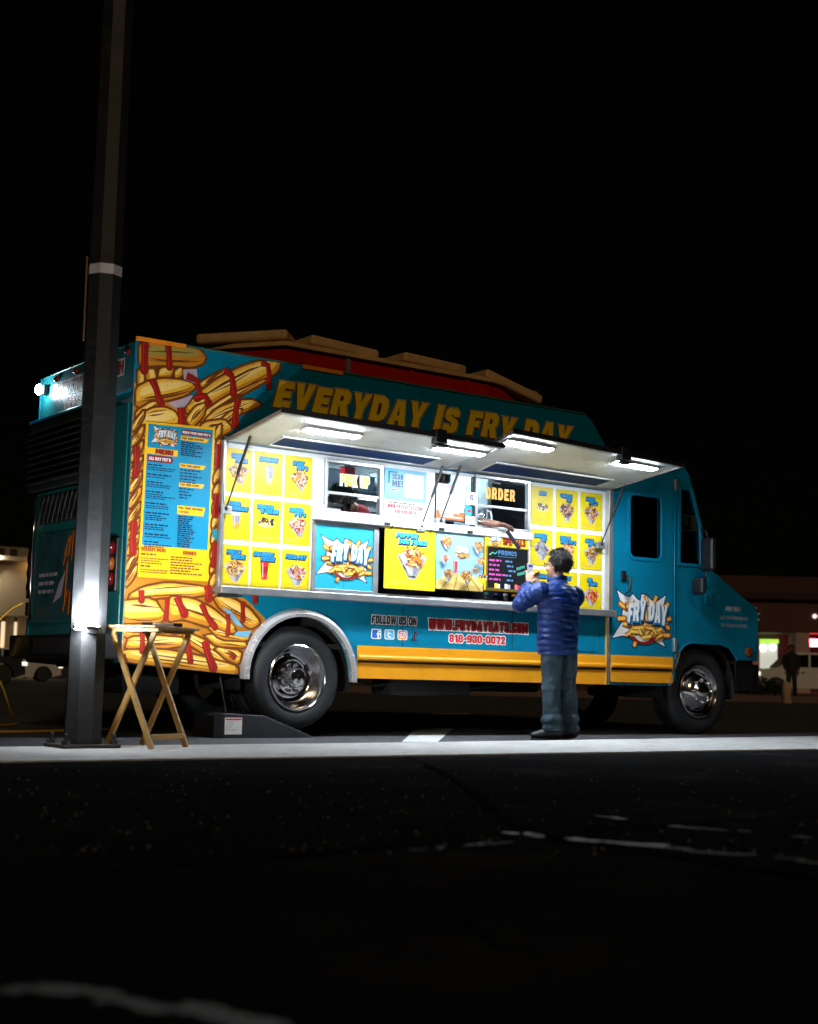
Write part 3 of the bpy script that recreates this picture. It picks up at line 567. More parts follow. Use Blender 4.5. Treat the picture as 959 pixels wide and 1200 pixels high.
# ---- wheels
TYRE_P = [(.262, .02), (.275, .0), (.30, -.012), (.345, -.020), (.385, -.012), (.408, .01), (.418, .04), (.418, .20), (.408, .23), (.385, .25), (.30, .255), (.262, .24)]
def lug(b, c, r, n, y, rad=.013, L=.03, a0=0.0):
    for i in range(n):
        a = a0 + 2 * math.pi * i / n; b.lathe([(rad, y), (rad, y - L * .8), (rad * .6, y - L)], (c[0] + r * math.cos(a), c[1], c[2] + r * math.sin(a)), 'Y', 8)
def wheel(cx, y, cz, deep, near=True, k=1.0):
    tb = MB(); tb.lathe([(r * k, t) for r, t in TYRE_P], (cx, y, cz), 'Y', 64, closed=True)
    ty = tb.build('wheel', RUBBER, truck, smooth='auto')
    g = MB()
    for rr in (.295, .318, .372): g.tube([(cx + rr * k * math.cos(2 * math.pi * i / 48), y - .0175 + abs(rr - .345) * .25, cz + rr * k * math.sin(2 * math.pi * i / 48)) for i in range(49)], .0035, 6)
    g.build('sidewall_ring', RUBBER, ty, smooth=True)
    tr = MB()
    for i in range(60):
        a = 2 * math.pi * i / 60
        for t0, t1, da in ((.045, .105, .0), (.125, .19, .05)):
            p = [(cx + R_ * math.cos(a + da + d), y + t, cz + R_ * math.sin(a + da + d)) for R_ in (.414 * k, .424 * k) for t in (t0, t1) for d in (-.035, .035)]
            tr.add(p, [(0, 1, 3, 2), (4, 6, 7, 5), (0, 4, 5, 1), (2, 3, 7, 6), (0, 2, 6, 4), (1, 5, 7, 3)])
    tr.build('tread', RUBBER, ty)
    if not near: return ty
    r = MB()
    if deep:   # outer rim of a twin: dished, hub standing out in the middle
        r.lathe([(.268, .012), (.272, -.012), (.262, -.018), (.250, -.006), (.243, .02), (.232, .06), (.222, .10), (.205, .125), (.175, .135), (.150, .128), (.135, .10), (.135, .085), (.09, .080), (.085, .03), (.08, -.005), (.066, -.02), (.045, -.022), (.02, -.028)], (cx, y, cz), 'Y', 64, cap0=False)
        rim = r.build('rim', CHROME, ty, smooth='auto')
        l = MB(); lug(l, (cx, y, cz), .112, 10, .085, .014, .042); l.build_each('lug_nut', CHROME, rim, smooth='auto')
        h = MB()
        for i in range(5): 
            a = 2 * math.pi * i / 5 + .45
            q = ell(cx + .188 * math.cos(a), cz + .188 * math.sin(a), .018, .034, 14, a)
            h.add([(x, y + .1255, z) for x, z in q], [tuple(range(14))])
        h.build_each('hand_hole', UNDER, rim)
    else:      # bulging chrome cover
        r.lathe([(.268, .012), (.272, -.012), (.260, -.020), (.245, -.006), (.225, .02), (.20, .025), (.17, -.012), (.14, -.04), (.105, -.052), (.095, -.07), (.07, -.085), (.04, -.09), (.01, -.092)], (cx, y, cz), 'Y', 64, cap0=False)
        rim = r.build('rim', CHROME, ty, smooth='auto')
        l = MB(); lug(l, (cx, y, cz), .118, 8, -.046, .014, .035); l.build_each('lug_nut', CHROME, rim, smooth='auto')
        h = MB()
        for i in range(8):
            a = 2 * math.pi * i / 8 + .2; q = ell(cx + .192 * math.cos(a), cz + .192 * math.sin(a), .014, .026, 14, a)
            h.add([(x, y + .012, z) for x, z in q], [tuple(range(14))])
        h.build_each('hand_hole', UNDER, rim)
    return ty
wheel(WC[0], .03, WC[1], True); wheel(WC[0], .32, WC[1], False, False)
wheel(FC[0], .06, FC[1], False, True, 1.045); wheel(FC[0], TW - .32, FC[1], False, False, 1.045)
wheel(WC[0], TW - .62, WC[1], False, False); wheel(WC[0], TW - .31, WC[1], False, False)
# ---- chassis
b = MB(); b.box(.1, 6.9, .45, .53, .50, .66); b.box(.1, 6.9, TW - .53, TW - .45, .50, .66); b.build_each('chassis_rail', UNDER, truck)
b = MB(); b.tube([(WC[0], .3, WC[1]), (WC[0], TW - .3, WC[1])], .07, 12); b.ball((WC[0], TW / 2, WC[1]), .17); b.build('rear_axle', UNDER, truck, smooth=True)
b = MB(); b.tube([(FC[0], .3, FC[1] - .03), (FC[0], TW - .3, FC[1] - .03)], .05, 10); b.build('front_axle', UNDER, truck, smooth=True)
b = MB(); b.box(.04, 6.2, .04, TW - .04, .70, .74); b.build('floor', UNDER, truck)
b = MB(); b.box(2.6, 3.5, .12, .45, .32, .56); b.build('fuel_tank', UNDER, truck, bevel=.04)
b = MB(); b.box(4.2, 5.0, .9, 1.4, .36, .6); b.build('water_tank', UNDER, truck, bevel=.04)
b = MB(); b.tube([(2.3, .2, .44), (2.45, .19, .40), (2.65, .2, .42), (2.9, .2, .41), (3.0, .2, .45)], .012, 6); b.tube([(3.3, .16, .44), (3.5, .15, .39), (3.75, .16, .41), (3.9, .16, .45)], .010, 6); b.build_each('brake_hose', UNDER, truck, smooth=True)
b = MB(); b.box(7.18, 7.32, .05, TW - .05, .40, .70); b.build('front_bumper', BLACK, truck, bevel=.02)
b = MB(); b.box(6.93, 7.19, .03, .06, .42, .735); b.build('valance', BLACK, truck)
b = MB()
for y in (.32, TW - .32): b.lathe([(.09, .0), (.085, .03), (.05, .045)], (7.24, y, 1.0), 'X', 20)
b.build_each('headlight', CHROME, truck, smooth=True)
b = MB(); b.box(7.236, 7.262, .55, TW - .55, .82, 1.14); b.build('grille', BLACK, truck, bevel=.01)

# ---- awnings
def awning(x0, x1, yo, zo, zh, zo2):
    """a flap hinged along the top of the opening; zo/zo2 = height of its outer edge at each end"""
    def P(x, y, dz=0.0):
        k = (y - .0) / yo; zz = zo + (zo2 - zo) * (x - x0) / (x1 - x0); return (x, y, zh + (zz - zh) * k + dz)
    def slab(b, xa, xb, ya, yb, d0, d1):
        c = [P(xa, ya, d0), P(xb, ya, d0), P(xb, yb, d0), P(xa, yb, d0), P(xa, ya, d1), P(xb, ya, d1), P(xb, yb, d1), P(xa, yb, d1)]
        b.add(c, [(0, 1, 2, 3), (7, 6, 5, 4), (0, 4, 5, 1), (1, 5, 6, 2), (2, 6, 7, 3), (3, 7, 4, 0)])
    b = MB(); slab(b, x0 + .02, x1 - .02, yo + .02, -.02, 0.0, .022); a = b.build('awning', AWN, truck)
    for xa, xb, ya, yb in ((x0, x1, yo, yo + .035), (x0, x1, -.035, 0.0), (x0, x0 + .03, yo + .0352, -.0352), (x1 - .03, x1, yo + .0352, -.0352)):
        b = MB(); slab(b, xa, xb, ya, yb, -.008, .026); b.build('awning_frame', ALU_D, a, bevel=.004)
    b = MB(); slab(b, x0 - .01, x1 + .01, yo - .012, yo - .001, -.006, .036); b.build('awning_lip', mat('lip_metal', (.014, .014, .016), .5, .2, var=.3), a, bevel=.003)
    i0, i1 = x0 + .36, x1 - .28
    b = MB(); slab(b, i0, i1, -.30, -.07, -.006, -.001); b.build('awning_inset', AWNB, a)
    for xa, xb, ya, yb in ((i0 - .02, i1 + .02, -.32, -.30), (i0 - .02, i1 + .02, -.07, -.05), (i0 - .02, i0, -.30, -.07), (i1, i1 + .02, -.30, -.07)):
        b = MB(); slab(b, xa, xb, ya, yb, -.012, -.001); b.build('inset_trim', AWN, a)
    return a, P, slab
A1, P1, slab1 = awning(.83, 3.02, -.85, 2.455, 2.335, 2.43)
A2, P2, slab2 = awning(3.03, 5.09, -.96, 2.545, 2.345, 2.475)
def led_light(a, slab, xc, yc, w=.50, d=.075):
    b = MB(); slab(b, xc - w / 2 - .02, xc + w / 2 + .02, yc - d / 2 - .012, yc + d / 2 + .012, -.020, -.001); h = b.build('led_housing', AWN, a, bevel=.004)
    b = MB(); slab(b, xc - w / 2, xc + w / 2, yc - d / 2, yc + d / 2, -.026, -.021); b.build('led_diffuser', LED, a)
led_light(A1, slab1, 1.45, -.60); led_light(A1, slab1, 2.72, -.62); led_light(A2, slab2, 3.34, -.80); led_light(A2, slab2, 4.62, -.80)
for (a, sl, xl, yo) in ((A1, slab1, 2.34, -.86), (A2, slab2, 4.33, -.97)):
    b = MB(); sl(b, xl - .055, xl + .055, yo - .02, yo + .06, -.05, .06); b.build('latch', BLACK, a, bevel=.006)
    b = MB(); sl(b, xl - .025, xl + .10, yo + .02, yo + .09, -.065, -.05); b.build('latch_handle', BLACK, a, bevel=.004)
for (xb, zb, pt, M) in ((.825, 1.785, P1(.90, -.26, -.02), BLACK), (2.765, 1.795, P1(2.90, -.16, -.02), BLACK), (2.975, 1.865, P2(3.10, -.16, -.02), BLACK), (4.925, 1.80, P2(5.05, -.22, -.02), BLACK)):
    a0 = Vector((xb, -.045, zb)); c0 = Vector(pt); mid = a0.lerp(c0, .48)
    b = MB(); b.tube([a0, mid], .007, 8); b.tube([mid, c0], .013, 8); st = b.build('gas_strut', M, truck, smooth='auto')
    b = MB(); b.box(xb - .05, xb + .05, -.05, -.012, zb - .045, zb + .02); b.build('strut_bracket', ALU_D, st, bevel=.004)
    b = MB(); b.ball(a0, .018); b.build('strut_ball', BLACK, st, smooth=True)
b = MB(); b.box(.80, 5.09, -.03, .0, 2.335, 2.368); b.build('awning_hinge', ALU_D, truck, bevel=.006)

# ---- serving side: inner board with two windows and a dark recess
PW = (1.80, 2.335, 1.842, 2.268); OW = (2.945, 4.025, 1.842, 2.30); RC = (2.345, 4.03, 1.19, 1.762)
def rc(q): return [(q[0], q[2]), (q[1], q[2]), (q[1], q[3]), (q[0], q[3])]
b = MB(); b.prism(hole_open, .012, .034, [rc(PW), rc(OW), rc(RC)]); b.build('serving_board', WHITE, truck)
b = MB(); x0, x1, z0, z1 = RC
for q in ((x0, x1, .034, .30, z0 - .01, z0), (x0, x1, .034, .30, z1, z1 + .01), (x0, x1, .30, .31, z0, z1), (x0 - .01, x0, .034, .31, z0, z1), (x1, x1 + .01, .034, .31, z0, z1)): b.box(*q)
b.build('recess', NAVY, truck)
for q in ((.775, .805, -.055, .012, 1.165, 2.335), (5.025, 5.085, -.05, .012, 1.165, 2.335)):
    b = MB(); b.box(*q); b.build('opening_frame', ALU, truck, bevel=.006)
b = MB(); b.box(.775, 5.085, -.105, .0, 1.105, 1.165); b.build('bottom_rail', ALU, truck, bevel=.008)
b = MB(); b.box(.79, .93, -.10, -.02, 1.075, 1.104); b.build('rail_bracket', BLACK, truck)
b = MB(); b.box(1.66, 4.045, -.055, .011, 1.768, 1.838); b.build('counter_ledge', WHITE, truck, bevel=.008)
for x in (2.39, 2.98, 3.30): 
    b = MB(); b.box(x - .03, x + .03, -.062, -.0555, 1.775, 1.80); b.build('ledge_clip', BLACK, truck)
b = MB(); b.box(1.70, 1.775, -.02, .011, 1.845, 1.90); b.build('outlet_box', WHITE, truck, bevel=.005)
# window frames, bars and panes
def frame(q, w=.028, y0=-.014, y1=.034, M=ALU):
    x0, x1, z0, z1 = q
    for t in ((x0 - w, x1 + w, z1, z1 + w), (x0 - w, x1 + w, z0 - w, z0), (x0 - w, x0, z0, z1), (x1, x1 + w, z0, z1)):
        b = MB(); b.box(t[0], t[1], y0, y1, t[2], t[3]); b.build('window_frame', M, truck, bevel=.003)
frame((PW[0] + .001, PW[1] - .001, PW[2] + .02, PW[3] - .001)); frame((3.42, 4.018, 1.865, 2.298))
b = MB(); b.box(3.372, 3.40, -.013, .034, 1.842, 2.30); b.build('window_frame', DARKMET, truck)
wp = []
for (x0, x1, zb, zt) in ((PW[0], PW[1], 2.018, 2.262), (3.42, 4.016, 2.055, 2.292)):
    b = MB(); b.box(x0, x1, .004, .010, zb, zt); pane = b.build('window_pane', GLASS, truck); wp.append(pane)
    b = MB(); b.box(x0, x1, -.002, .02, zb - .018, zb + .006); b.build('sash_bar', ALU, pane, bevel=.003)
b = MB(); b.box(2.95, 3.37, .010, .015, 1.846, 2.296); b.build('window_pane', GLASS, truck)
I_OSIGN = ink('sign_orange', (0.85, 0.42, 0.05))
p = Print((0, .003, 0)); p.text('PICK UP', 1.935, 2.083, .098, I_WHITE, w=.30, off=.005); p.text('PICK UP', 1.935, 2.083, .098, I_OSIGN, w=.30); p.build('lettering', wp[0])
p = Print((0, .003, 0)); p.text('ORDER', 3.525, 2.118, .108, I_OSIGN, w=.345, sp=1.6); p.build('lettering', wp[1])

# ---- kitchen seen through the windows
KIT = mat('kitchen_steel', (0.42, 0.44, 0.46), 0.32, 0.8, var=0.2, vscale=4)
KWALL = mat('kitchen_wall', (0.50, 0.54, 0.58), 0.5, var=0.1)
b = MB(); b.box(.06, 5.16, TW - .06, TW - .045, .75, 2.95); b.build('kitchen_wall', KWALL, truck)
b = MB(); b.box(5.12, 5.14, .05, TW - .07, .75, 2.70); b.build('partition', BLACK, truck)
b = MB(); b.box(.06, 4.7, .05, TW - .05, 2.93, 2.945); b.build('kitchen_ceiling', KWALL, truck)
b = MB(); b.box(1.2, 4.6, 1.25, TW - .07, .76, 1.70); b.build('cooking_counter', KIT, truck, bevel=.01)
b = MB(); b.prism([(1.15, 2.15), (1.87, 2.15), (1.87, 2.75), (1.45, 2.75)], 1.1, 3.2, ax='X'); b.build('exhaust_hood', KIT, truck)
b = MB(); b.box(3.25, 4.6, 1.55, TW - .07, 2.10, 2.13); b.box(3.25, 4.6, 1.55, TW - .07, 2.42, 2.45); b.build_each('shelf', KIT, truck)
b = MB(); b.box(3.92, 4.45, 1.1, 1.8, .76, 2.75); b.build('fridge', mat('fridge_white', (.6, .64, .68), .35, var=.05), truck, bevel=.02)
b = MB(); b.box(1.7, 4.0, .32, .60, 1.70, 1.735); b.build('service_counter', KIT, truck, bevel=.005)
for x in (1.9, 3.7):
    b = MB(); b.box(x, x + .6, .80, .87, 2.905, 2.925); b.build('ceiling_light', led('kitchen_led', (.85, .93, 1.0), 260.0), truck)
b = MB(); b.box(2.15, 3.15, .70, .95, 2.16, 2.18); b.build('shelf', KIT, truck)
for i, (x, w, h, M) in enumerate(((2.25, .16, .16, WHITE), (2.46, .12, .20, I_RED), (2.62, .18, .12, KIT), (2.84, .13, .19, WHITE), (3.0, .10, .14, BLACK))):
    t_ = thing('storage_tub', ('square white tub on the shelf inside the pick up window', 'red tub on the shelf inside the pick up window', 'low steel tub on the shelf inside the truck', 'tall white tub on the shelf inside the truck', 'black tub at the end of the shelf inside the truck')[i], 'tub', (x + w / 2, .8, 2.18))
    b = MB(); b.prism([(x + .01, 2.18), (x + w - .01, 2.18), (x + w, 2.18 + h), (x, 2.18 + h)], .74, .90); b.build('tub', M, t_, bevel=.01)
    b = MB(); b.box(x - .006, x + w + .006, .734, .906, 2.1805 + h, 2.195 + h); b.build('lid', KIT if i % 2 else WHITE, t_, bevel=.003)

# ---- menu cards
CARDS_L = dict(xs=[(.817, 1.078), (1.102, 1.366), (1.390, 1.655)], zs=[(1.932, 2.285), (1.545, 1.893), (1.150, 1.503)])
CARDS_R = dict(xs=[(4.075, 4.345), (4.387, 4.662), (4.698, 4.985)], zs=[(1.930, 2.290), (1.548, 1.885), (1.130, 1.507)])
TIT = [[('CARNE', 'FRIES'), ('LEMONADE',), ('STEAK', "FRY'S")], [('MANGO', 'LEMONADE'), ('COOKIES', "'N CREAM"), ('LOADED', "FRY'S")], [('PHILLY', 'CHEESE'), ('STRAWBERRY', 'FREEZE'), ('PIZZA FRY',)]]
TITR = [[('OREO',), ('CHICKEN', 'FRY'), ('BACON', "FRY'S")], [('COOKIES', 'FRY'), ('CHEESE', "STEAK FRY'S"), ('SALSA', "FRY'S")], [('GARLIC',), ('CHILI',), ('BBQ'.replace('Q', 'C'), 'FRIES')]]
FOOD = [['tray_brown', 'cup_clear', 'tray_dark'], ['cup_orange', 'bowl', 'tray_pink'], ['pile_brown', 'cup_red', 'pile_pink']]
FOODR = [['bowl_dark', 'pile_dark', 'pile_tan'], ['pile_grey', 'tray_red', 'pile_brown'], ['pile_tan', 'pile_brown', 'pile_red']]
PAL = dict(brown=[I_FRYD, I_BROWN, I_CREAM, I_TAN, I_FRYD, I_BROWN], dark=[I_BROWN, I_DRED, I_FRYD, I_TAN, I_BLACK], pink=[I_PINK, I_CREAM, I_KETCH, I_PAPER, I_KETCH, I_FRYD], tan=[I_FRYD, I_CREAM, I_FRYD, I_TAN, I_KETCH, I_BROWN], grey=[I_LILAC, I_FOIL, I_BROWN, I_PAPER, I_FROST], red=[I_KETCH, I_ORANGE, I_RED, I_CREAM, I_FRYD])
def food(p, kind, cx, cz, s, rnd):
    if kind.startswith('cup'):
        c = {'clear': (I_FROST, I_FOIL, I_TAN), 'orange': (I_PAPER, I_FROST, I_ORANGE), 'red': (I_RED, I_KETCH, I_RED)}[kind[4:]]
        def q(a, b_): return [(cx - s * (.17 + .10 * a), cz - s * .5 + s * a), (cx + s * (.17 + .10 * a), cz - s * .5 + s * a), (cx + s * (.17 + .10 * b_), cz - s * .5 + s * b_), (cx - s * (.17 + .10 * b_), cz - s * .5 + s * b_)]
        p.poly(q(0, .35), c[2]); p.poly(q(.33, .72), c[1]); p.poly(q(.70, 1.0), c[0]); p.poly(ell(cx, cz + s * .5, s * .275, s * .035), I_FOIL if kind != 'cup_red' else I_PINK)
        p.poly([(cx - s * .12, cz - s * .4), (cx - s * .06, cz - s * .4), (cx - s * .08, cz + s * .4), (cx - s * .16, cz + s * .4)], I_PAPER)
        if kind == 'cup_red': p.poly(stroke([(cx + s * .02, cz + s * .3), (cx + s * .12, cz + s * .66)], s * .05), I_RED)
        return
    t, pal = (kind.split('_') + ['grey'])[:2]
    if t == 'bowl':
        p.poly(ell(cx, cz, s * .46, s * .44, 20, 0, 180, 360), I_DYEL); p.poly(ell(cx, cz, s * .46, s * .17), I_CREAM)
        pc = [I_BLACK, I_BROWN, I_BLACK, I_PAPER, I_FOIL]
        for i in range(26): 
            a = rnd.uniform(0, 6.28); r = rnd.random() ** .5
            p.poly(ell(cx + s * .42 * r * math.cos(a), cz + s * (.08 + .17 * r * math.sin(a)), s * rnd.uniform(.05, .11), s * rnd.uniform(.035, .07), 7, rnd.uniform(0, 3)), rnd.choice(pc))
        return
    if t == 'tray':
        p.poly([(cx - s * .52, cz + s * .14), (cx - s * .1, cz + s * .40), (cx + s * .5, cz + s * .22), (cx + s * .2, cz - s * .48), (cx + s * .02, cz - s * .44)], I_FOIL)
        p.poly([(cx - s * .46, cz + s * .14), (cx - s * .1, cz + s * .36), (cx + s * .45, cz + s * .19), (cx + s * .17, cz - s * .40)], I_PAPER)
    else:
        p.poly([(cx - s * .56, cz + s * .16), (cx - s * .1, cz + s * .40), (cx + s * .56, cz + s * .14), (cx + s * .14, cz - s * .52), (cx - s * .12, cz - s * .52)], I_PAPER)
        p.poly([(cx + s * .02, cz - s * .1), (cx + s * .5, cz + s * .08), (cx + s * .13, cz - s * .5), (cx + s * .02, cz - s * .5)], I_FOIL)
    for i in range(78):
        a = rnd.uniform(0, 6.28); r = rnd.random() ** .6
        x = cx + s * .42 * r * math.cos(a); z = cz + s * (.07 + .36 * r * math.sin(a)); L = s * rnd.uniform(.08, .2); an = rnd.uniform(0, 3.14); w = s * rnd.uniform(.03, .07)
        c_, s_ = math.cos(an), math.sin(an)
        p.poly([(x - L / 2 * c_ + w / 2 * s_, z - L / 2 * s_ - w / 2 * c_), (x + L / 2 * c_ + w / 2 * s_, z + L / 2 * s_ - w / 2 * c_), (x + L / 2 * c_ - w / 2 * s_, z + L / 2 * s_ + w / 2 * c_), (x - L / 2 * c_ - w / 2 * s_, z - L / 2 * s_ + w / 2 * c_)], rnd.choice(PAL[pal]))
def title(p, rows, cx, z, h, wmax):
    for i, s in enumerate(rows):
        w = min(wmax, .62 * h * len(s) * 1.02); x = cx - w / 2 + (0 if len(rows) == 1 else (.02 if i else -.02)); zz = z - i * h * 1.05
        p.text(s, x, zz, h, I_NAVY, w=w, shear=.22, dx=h * .14, dz=-h * .2, off=h * .12, holes=False)
        p.text(s, x, zz, h, I_NAVY, w=w, shear=.22, off=h * .10, holes=False)
        p.text(s, x, zz, h, I_TITLE, w=w, shear=.22, off=h * .02)
for side_i, (D, TT, FF) in enumerate(((CARDS_L, TIT, FOOD), (CARDS_R, TITR, FOODR))):
    for r_ in range(3):
        for c_ in range(3):
            rnd = random.Random(side_i * 9 + r_ * 3 + c_); x0, x1 = D['xs'][c_]; z0, z1 = D['zs'][r_]
            b = MB(); b.box(x0, x1, .0075, .0115, z0, z1); card = b.build('menu_card', ink('card_yellow', (0.64, 0.48, 0.004)), truck)
            cx = (x0 + x1) / 2; h = z1 - z0
            p = Print((0, .0072, 0)); title(p, TT[r_][c_], cx + rnd.uniform(-.01, .01), z1 - .075, .034, .19); p.build('lettering', card)
            p = Print((0, .0072, 0), eps=.0001); food(p, FF[r_][c_], cx + rnd.uniform(-.012, .012), z0 + h * (.44 if 'cup' not in FF[r_][c_] else .47), .185 if 'cup' not in FF[r_][c_] else .15, rnd); p.build('food_picture', card)
            if 'cup' not in FF[r_][c_]:
                p = Print((0, .0072, 0)); p.lines(x0 + .02, z0 + .05, (x1 - x0) * .85, .0035, I_TAN, 3, .011, rnd=rnd); struct(p.build('fine_print', card), 'stuff')
# ---- logo burst: white spikes, fries, bowl, letters (authored once, reused at several sizes)
def zl(l): return [S(710 + x / 10.656, 680 + y / 10.656) for x, y in l]
_c = ((5.115 + 5.89) / 2, 1.10); _w = 5.89 - 5.115
def unit(l): return [((x - _c[0]) / _w, (z - _c[1]) / _w) for x, z in zl(l)]
BURST = unit([(130, 120), (240, 200), (300, 215), (330, 172), (385, 235), (430, 265), (440, 172), (510, 190), (560, 250), (640, 265), (745, 190), (715, 300), (770, 330), (730, 420), (785, 520), (720, 600), (740, 690), (700, 760), (735, 830), (620, 770), (560, 730), (300, 700), (200, 690), (75, 720), (150, 600), (210, 510), (200, 400), (215, 360), (170, 230)])
LOGO_FRIES = [unit([(a[0] - 0, a[1]), (b_[0], b_[1])]) for a, b_ in [((150, 270), (255, 360)), ((255, 265), (270, 350)), ((360, 262), (345, 340)), ((490, 190), (515, 300)), ((630, 190), (590, 290)), ((785, 285), (710, 350)), ((130, 480), (230, 475)), ((200, 540), (290, 560)), ((720, 560), (775, 600)), ((600, 680), (785, 690)), ((480, 310), (500, 500)), ((335, 835), (370, 740)), ((630, 750), (590, 640)), ((740, 490), (790, 480)), ((310, 300), (250, 330))]]
PILE = [unit([(x, y), (x + dx, y + dy)]) for x, y, dx, dy in [(230, 690, 90, -60), (270, 680, 60, -90), (330, 700, 20, -110), (360, 650, 70, -70), (400, 700, 30, -120), (440, 640, 30, -90), (470, 700, 60, -100), (520, 640, 10, -90), (540, 690, 60, -80), (580, 690, 80, -50), (600, 640, 70, -30), (350, 600, 90, -10), (480, 590, 100, 20), (300, 640, 120, 10), (430, 720, 100, -20), (620, 720, 60, -40), (390, 610, 30, 60), (560, 600, 40, 60)]]
BOWL = unit([(270, 690), (330, 750), (400, 790), (490, 802), (560, 785), (600, 740), (620, 700), (500, 730), (380, 720)])
def logo(p, cx, cz, w):
    T = lambda l: [(cx + u * w, cz + v * w) for u, v in l]
    p.poly(offset_poly(T(BURST), w * .016), I_NAVY); p.poly(T(BURST), I_WHITE)
    for l in LOGO_FRIES:
        q = T(l); p.poly(stroke(q, w * .075), I_BROWN); q2 = [Vector(q[0]).lerp(Vector(q[1]), .1), Vector(q[0]).lerp(Vector(q[1]), .95)]
        p.poly(stroke(q2, w * .055), I_ORANGE); p.poly(stroke(q2, w * .022), I_CREAM)
    p.poly(T(BOWL), I_KETCH); p.poly([(cx + (x - cx) * .72, z + w * .03) for x, z in T(BOWL)], I_WHITE)
    for i, l in enumerate(PILE):
        q = T(l); p.poly(stroke(q, w * .062), I_BROWN); p.poly(stroke(q, w * .046), I_ORANGE if i % 3 == 0 else I_FRY); p.poly(stroke(q, w * .018), I_CREAM)
    h = w * .245; x = cx - w * .265; z = cz - w * .035
    bn = (-.05, .02, .12, 0, .10, .0, -.10)
    kw = dict(w=w * .69, shear=.10, bounce=bn, sp=.5)
    p.text('FRY DAY', x, z, h, I_NAVY, dx=w * .012, dz=-w * .03, off=w * .012, holes=False, **kw)
    p.text('FRY DAY', x, z, h, I_BLUE, dx=w * .004, dz=-w * .012, off=w * .010, holes=False, **kw)
    p.text('FRY DAY', x, z, h, I_WHITE, **kw)

# logo door under the pick-up window
b = MB(); b.box(1.70, 2.285, -.004, .0115, 1.20, 1.735); lp = b.build('logo_panel', mat('logo_panel_blue', (0.02, 0.34, 0.50), .4, var=.08, vscale=3), truck)
for q in ((1.672, 1.70, 1.172, 1.763), (2.285, 2.338, 1.172, 1.763), (1.7002, 2.2848, 1.172, 1.1995), (1.7002, 2.2848, 1.7355, 1.763)):
    b = MB(); b.box(q[0], q[1], -.016, .0115, q[2], q[3]); b.build('panel_frame', ALU_D, lp, bevel=.003)
p = Print((0, -.0042, 0)); logo(p, 1.99, 1.455, .54); p.build('logo', lp)
b = MB(); b.box(1.985, 1.99, -.0052, -.0042, 1.20, 1.30); b.build('seam', I_BLUE, lp)

# ---- posters hanging on the ledge clips (things of their own)
def poster(name, label, q, y, M, tilt=0.0, cat='poster'):
    x0, x1, z0, z1 = q
    t = thing(name, label, cat, ((x0 + x1) / 2, y, z0))
    b = MB(); b.box(x0, x1, y - .003, y, z0, z1); b.build('sheet', M, t)
    return t, Print((0, y - .0032, 0), eps=.00012)
rp = random.Random(11)
t, p = poster('poster', 'yellow poster with a blue title and one tray of loaded fries, below the scan poster', (2.385, 2.935, 1.235, 1.765), -.03, ink('poster_yellow', (.66, .52, .012)))
for i, s in enumerate(('POPPER', 'DOG FRIES')):
    w = (.235, .30)[i]; x = 2.50 + .03 * i; z = 1.685 - .055 * i
    p.text(s, x, z, .042, I_NAVY, w=w, shear=.2, dx=.004, dz=-.010, off=.006, holes=False); p.text(s, x, z, .042, I_LBLUE, w=w, shear=.2)
p.build('lettering', t); p = Print((0, -.0332, 0), eps=.0001)
food(p, 'pile_tan', 2.68, 1.48, .29, rp); food(p, 'pile_tan', 2.68, 1.49, .26, rp); p.build('food_picture', t)
p = Print((0, -.0332, 0)); p.lines(2.44, 1.30, .44, .004, I_TAN, 2, .014, rnd=rp); struct(p.build('fine_print', t), 'stuff')
for x in (2.45, 2.87):
    b = MB(); b.tube([(x, -.034, 1.752), (x, -.040, 1.760), (x, -.058, 1.772), (x, -.058, 1.79)], .004, 6); b.build('hook', DARKMET, t)
t, p = poster('poster', 'pale blue collage poster of many dishes over planks, between yellow poster and chalkboard', (2.945, 3.480, 1.262, 1.768), -.028, ink('poster_sky', (.24, .46, .58)))
p.poly([(2.945, 1.262), (3.48, 1.262), (3.48, 1.36), (3.30, 1.41), (3.10, 1.41), (2.945, 1.33)], I_CREAM)
for a, b_ in (((3.00, 1.262), (3.15, 1.41)), ((3.15, 1.262), (3.19, 1.41)), ((3.32, 1.262), (3.25, 1.41)), ((3.45, 1.262), (3.30, 1.41))): p.poly(stroke([a, b_], .006), I_BROWN)
logo(p, 3.225, 1.60, .17)
for k, x, z, s in (('pile_red', 3.05, 1.68, .13), ('pile_tan', 3.40, 1.66, .12), ('pile_pink', 3.015, 1.53, .09), ('pile_red', 3.415, 1.53, .09), ('cup_red', 3.12, 1.46, .10), ('pile_brown', 3.04, 1.39, .12), ('tray_brown', 3.235, 1.38, .15), ('bowl_dark', 3.41, 1.385, .12), ('tray_tan', 3.325, 1.44, .08)): food(p, k, x, z, s, rp)
p.build('food_picture', t)
t, p = poster('specials_board', 'yellow specials board with a black chalkboard panel and handwritten promos', (3.487, 4.008, 1.275, 1.795), -.036, ink('specials_yellow', (.84, .60, .01)), cat='chalkboard')
logo(p, 3.60, 1.735, .15); p.build('logo', t); p = Print((0, -.0392, 0)); p.text('SPECIALS', 3.70, 1.700, .062, I_DRED, w=.27, off=.003); p.build('lettering', t)
b = MB(); b.box(3.515, 3.99, -.046, -.0395, 1.300, 1.672); f_ = b.build('chalkboard', I_BOARD, t)
for q in ((3.503, 4.002, 1.288, 1.300), (3.503, 4.002, 1.672, 1.684), (3.503, 3.515, 1.300, 1.672), (3.99, 4.002, 1.300, 1.672)):
    b = MB(); b.box(q[0], q[1], -.052, -.0395, q[2], q[3]); b.build('board_frame', mat('board_wood', (.16, .10, .02), .5, var=.2), f_, bevel=.002)
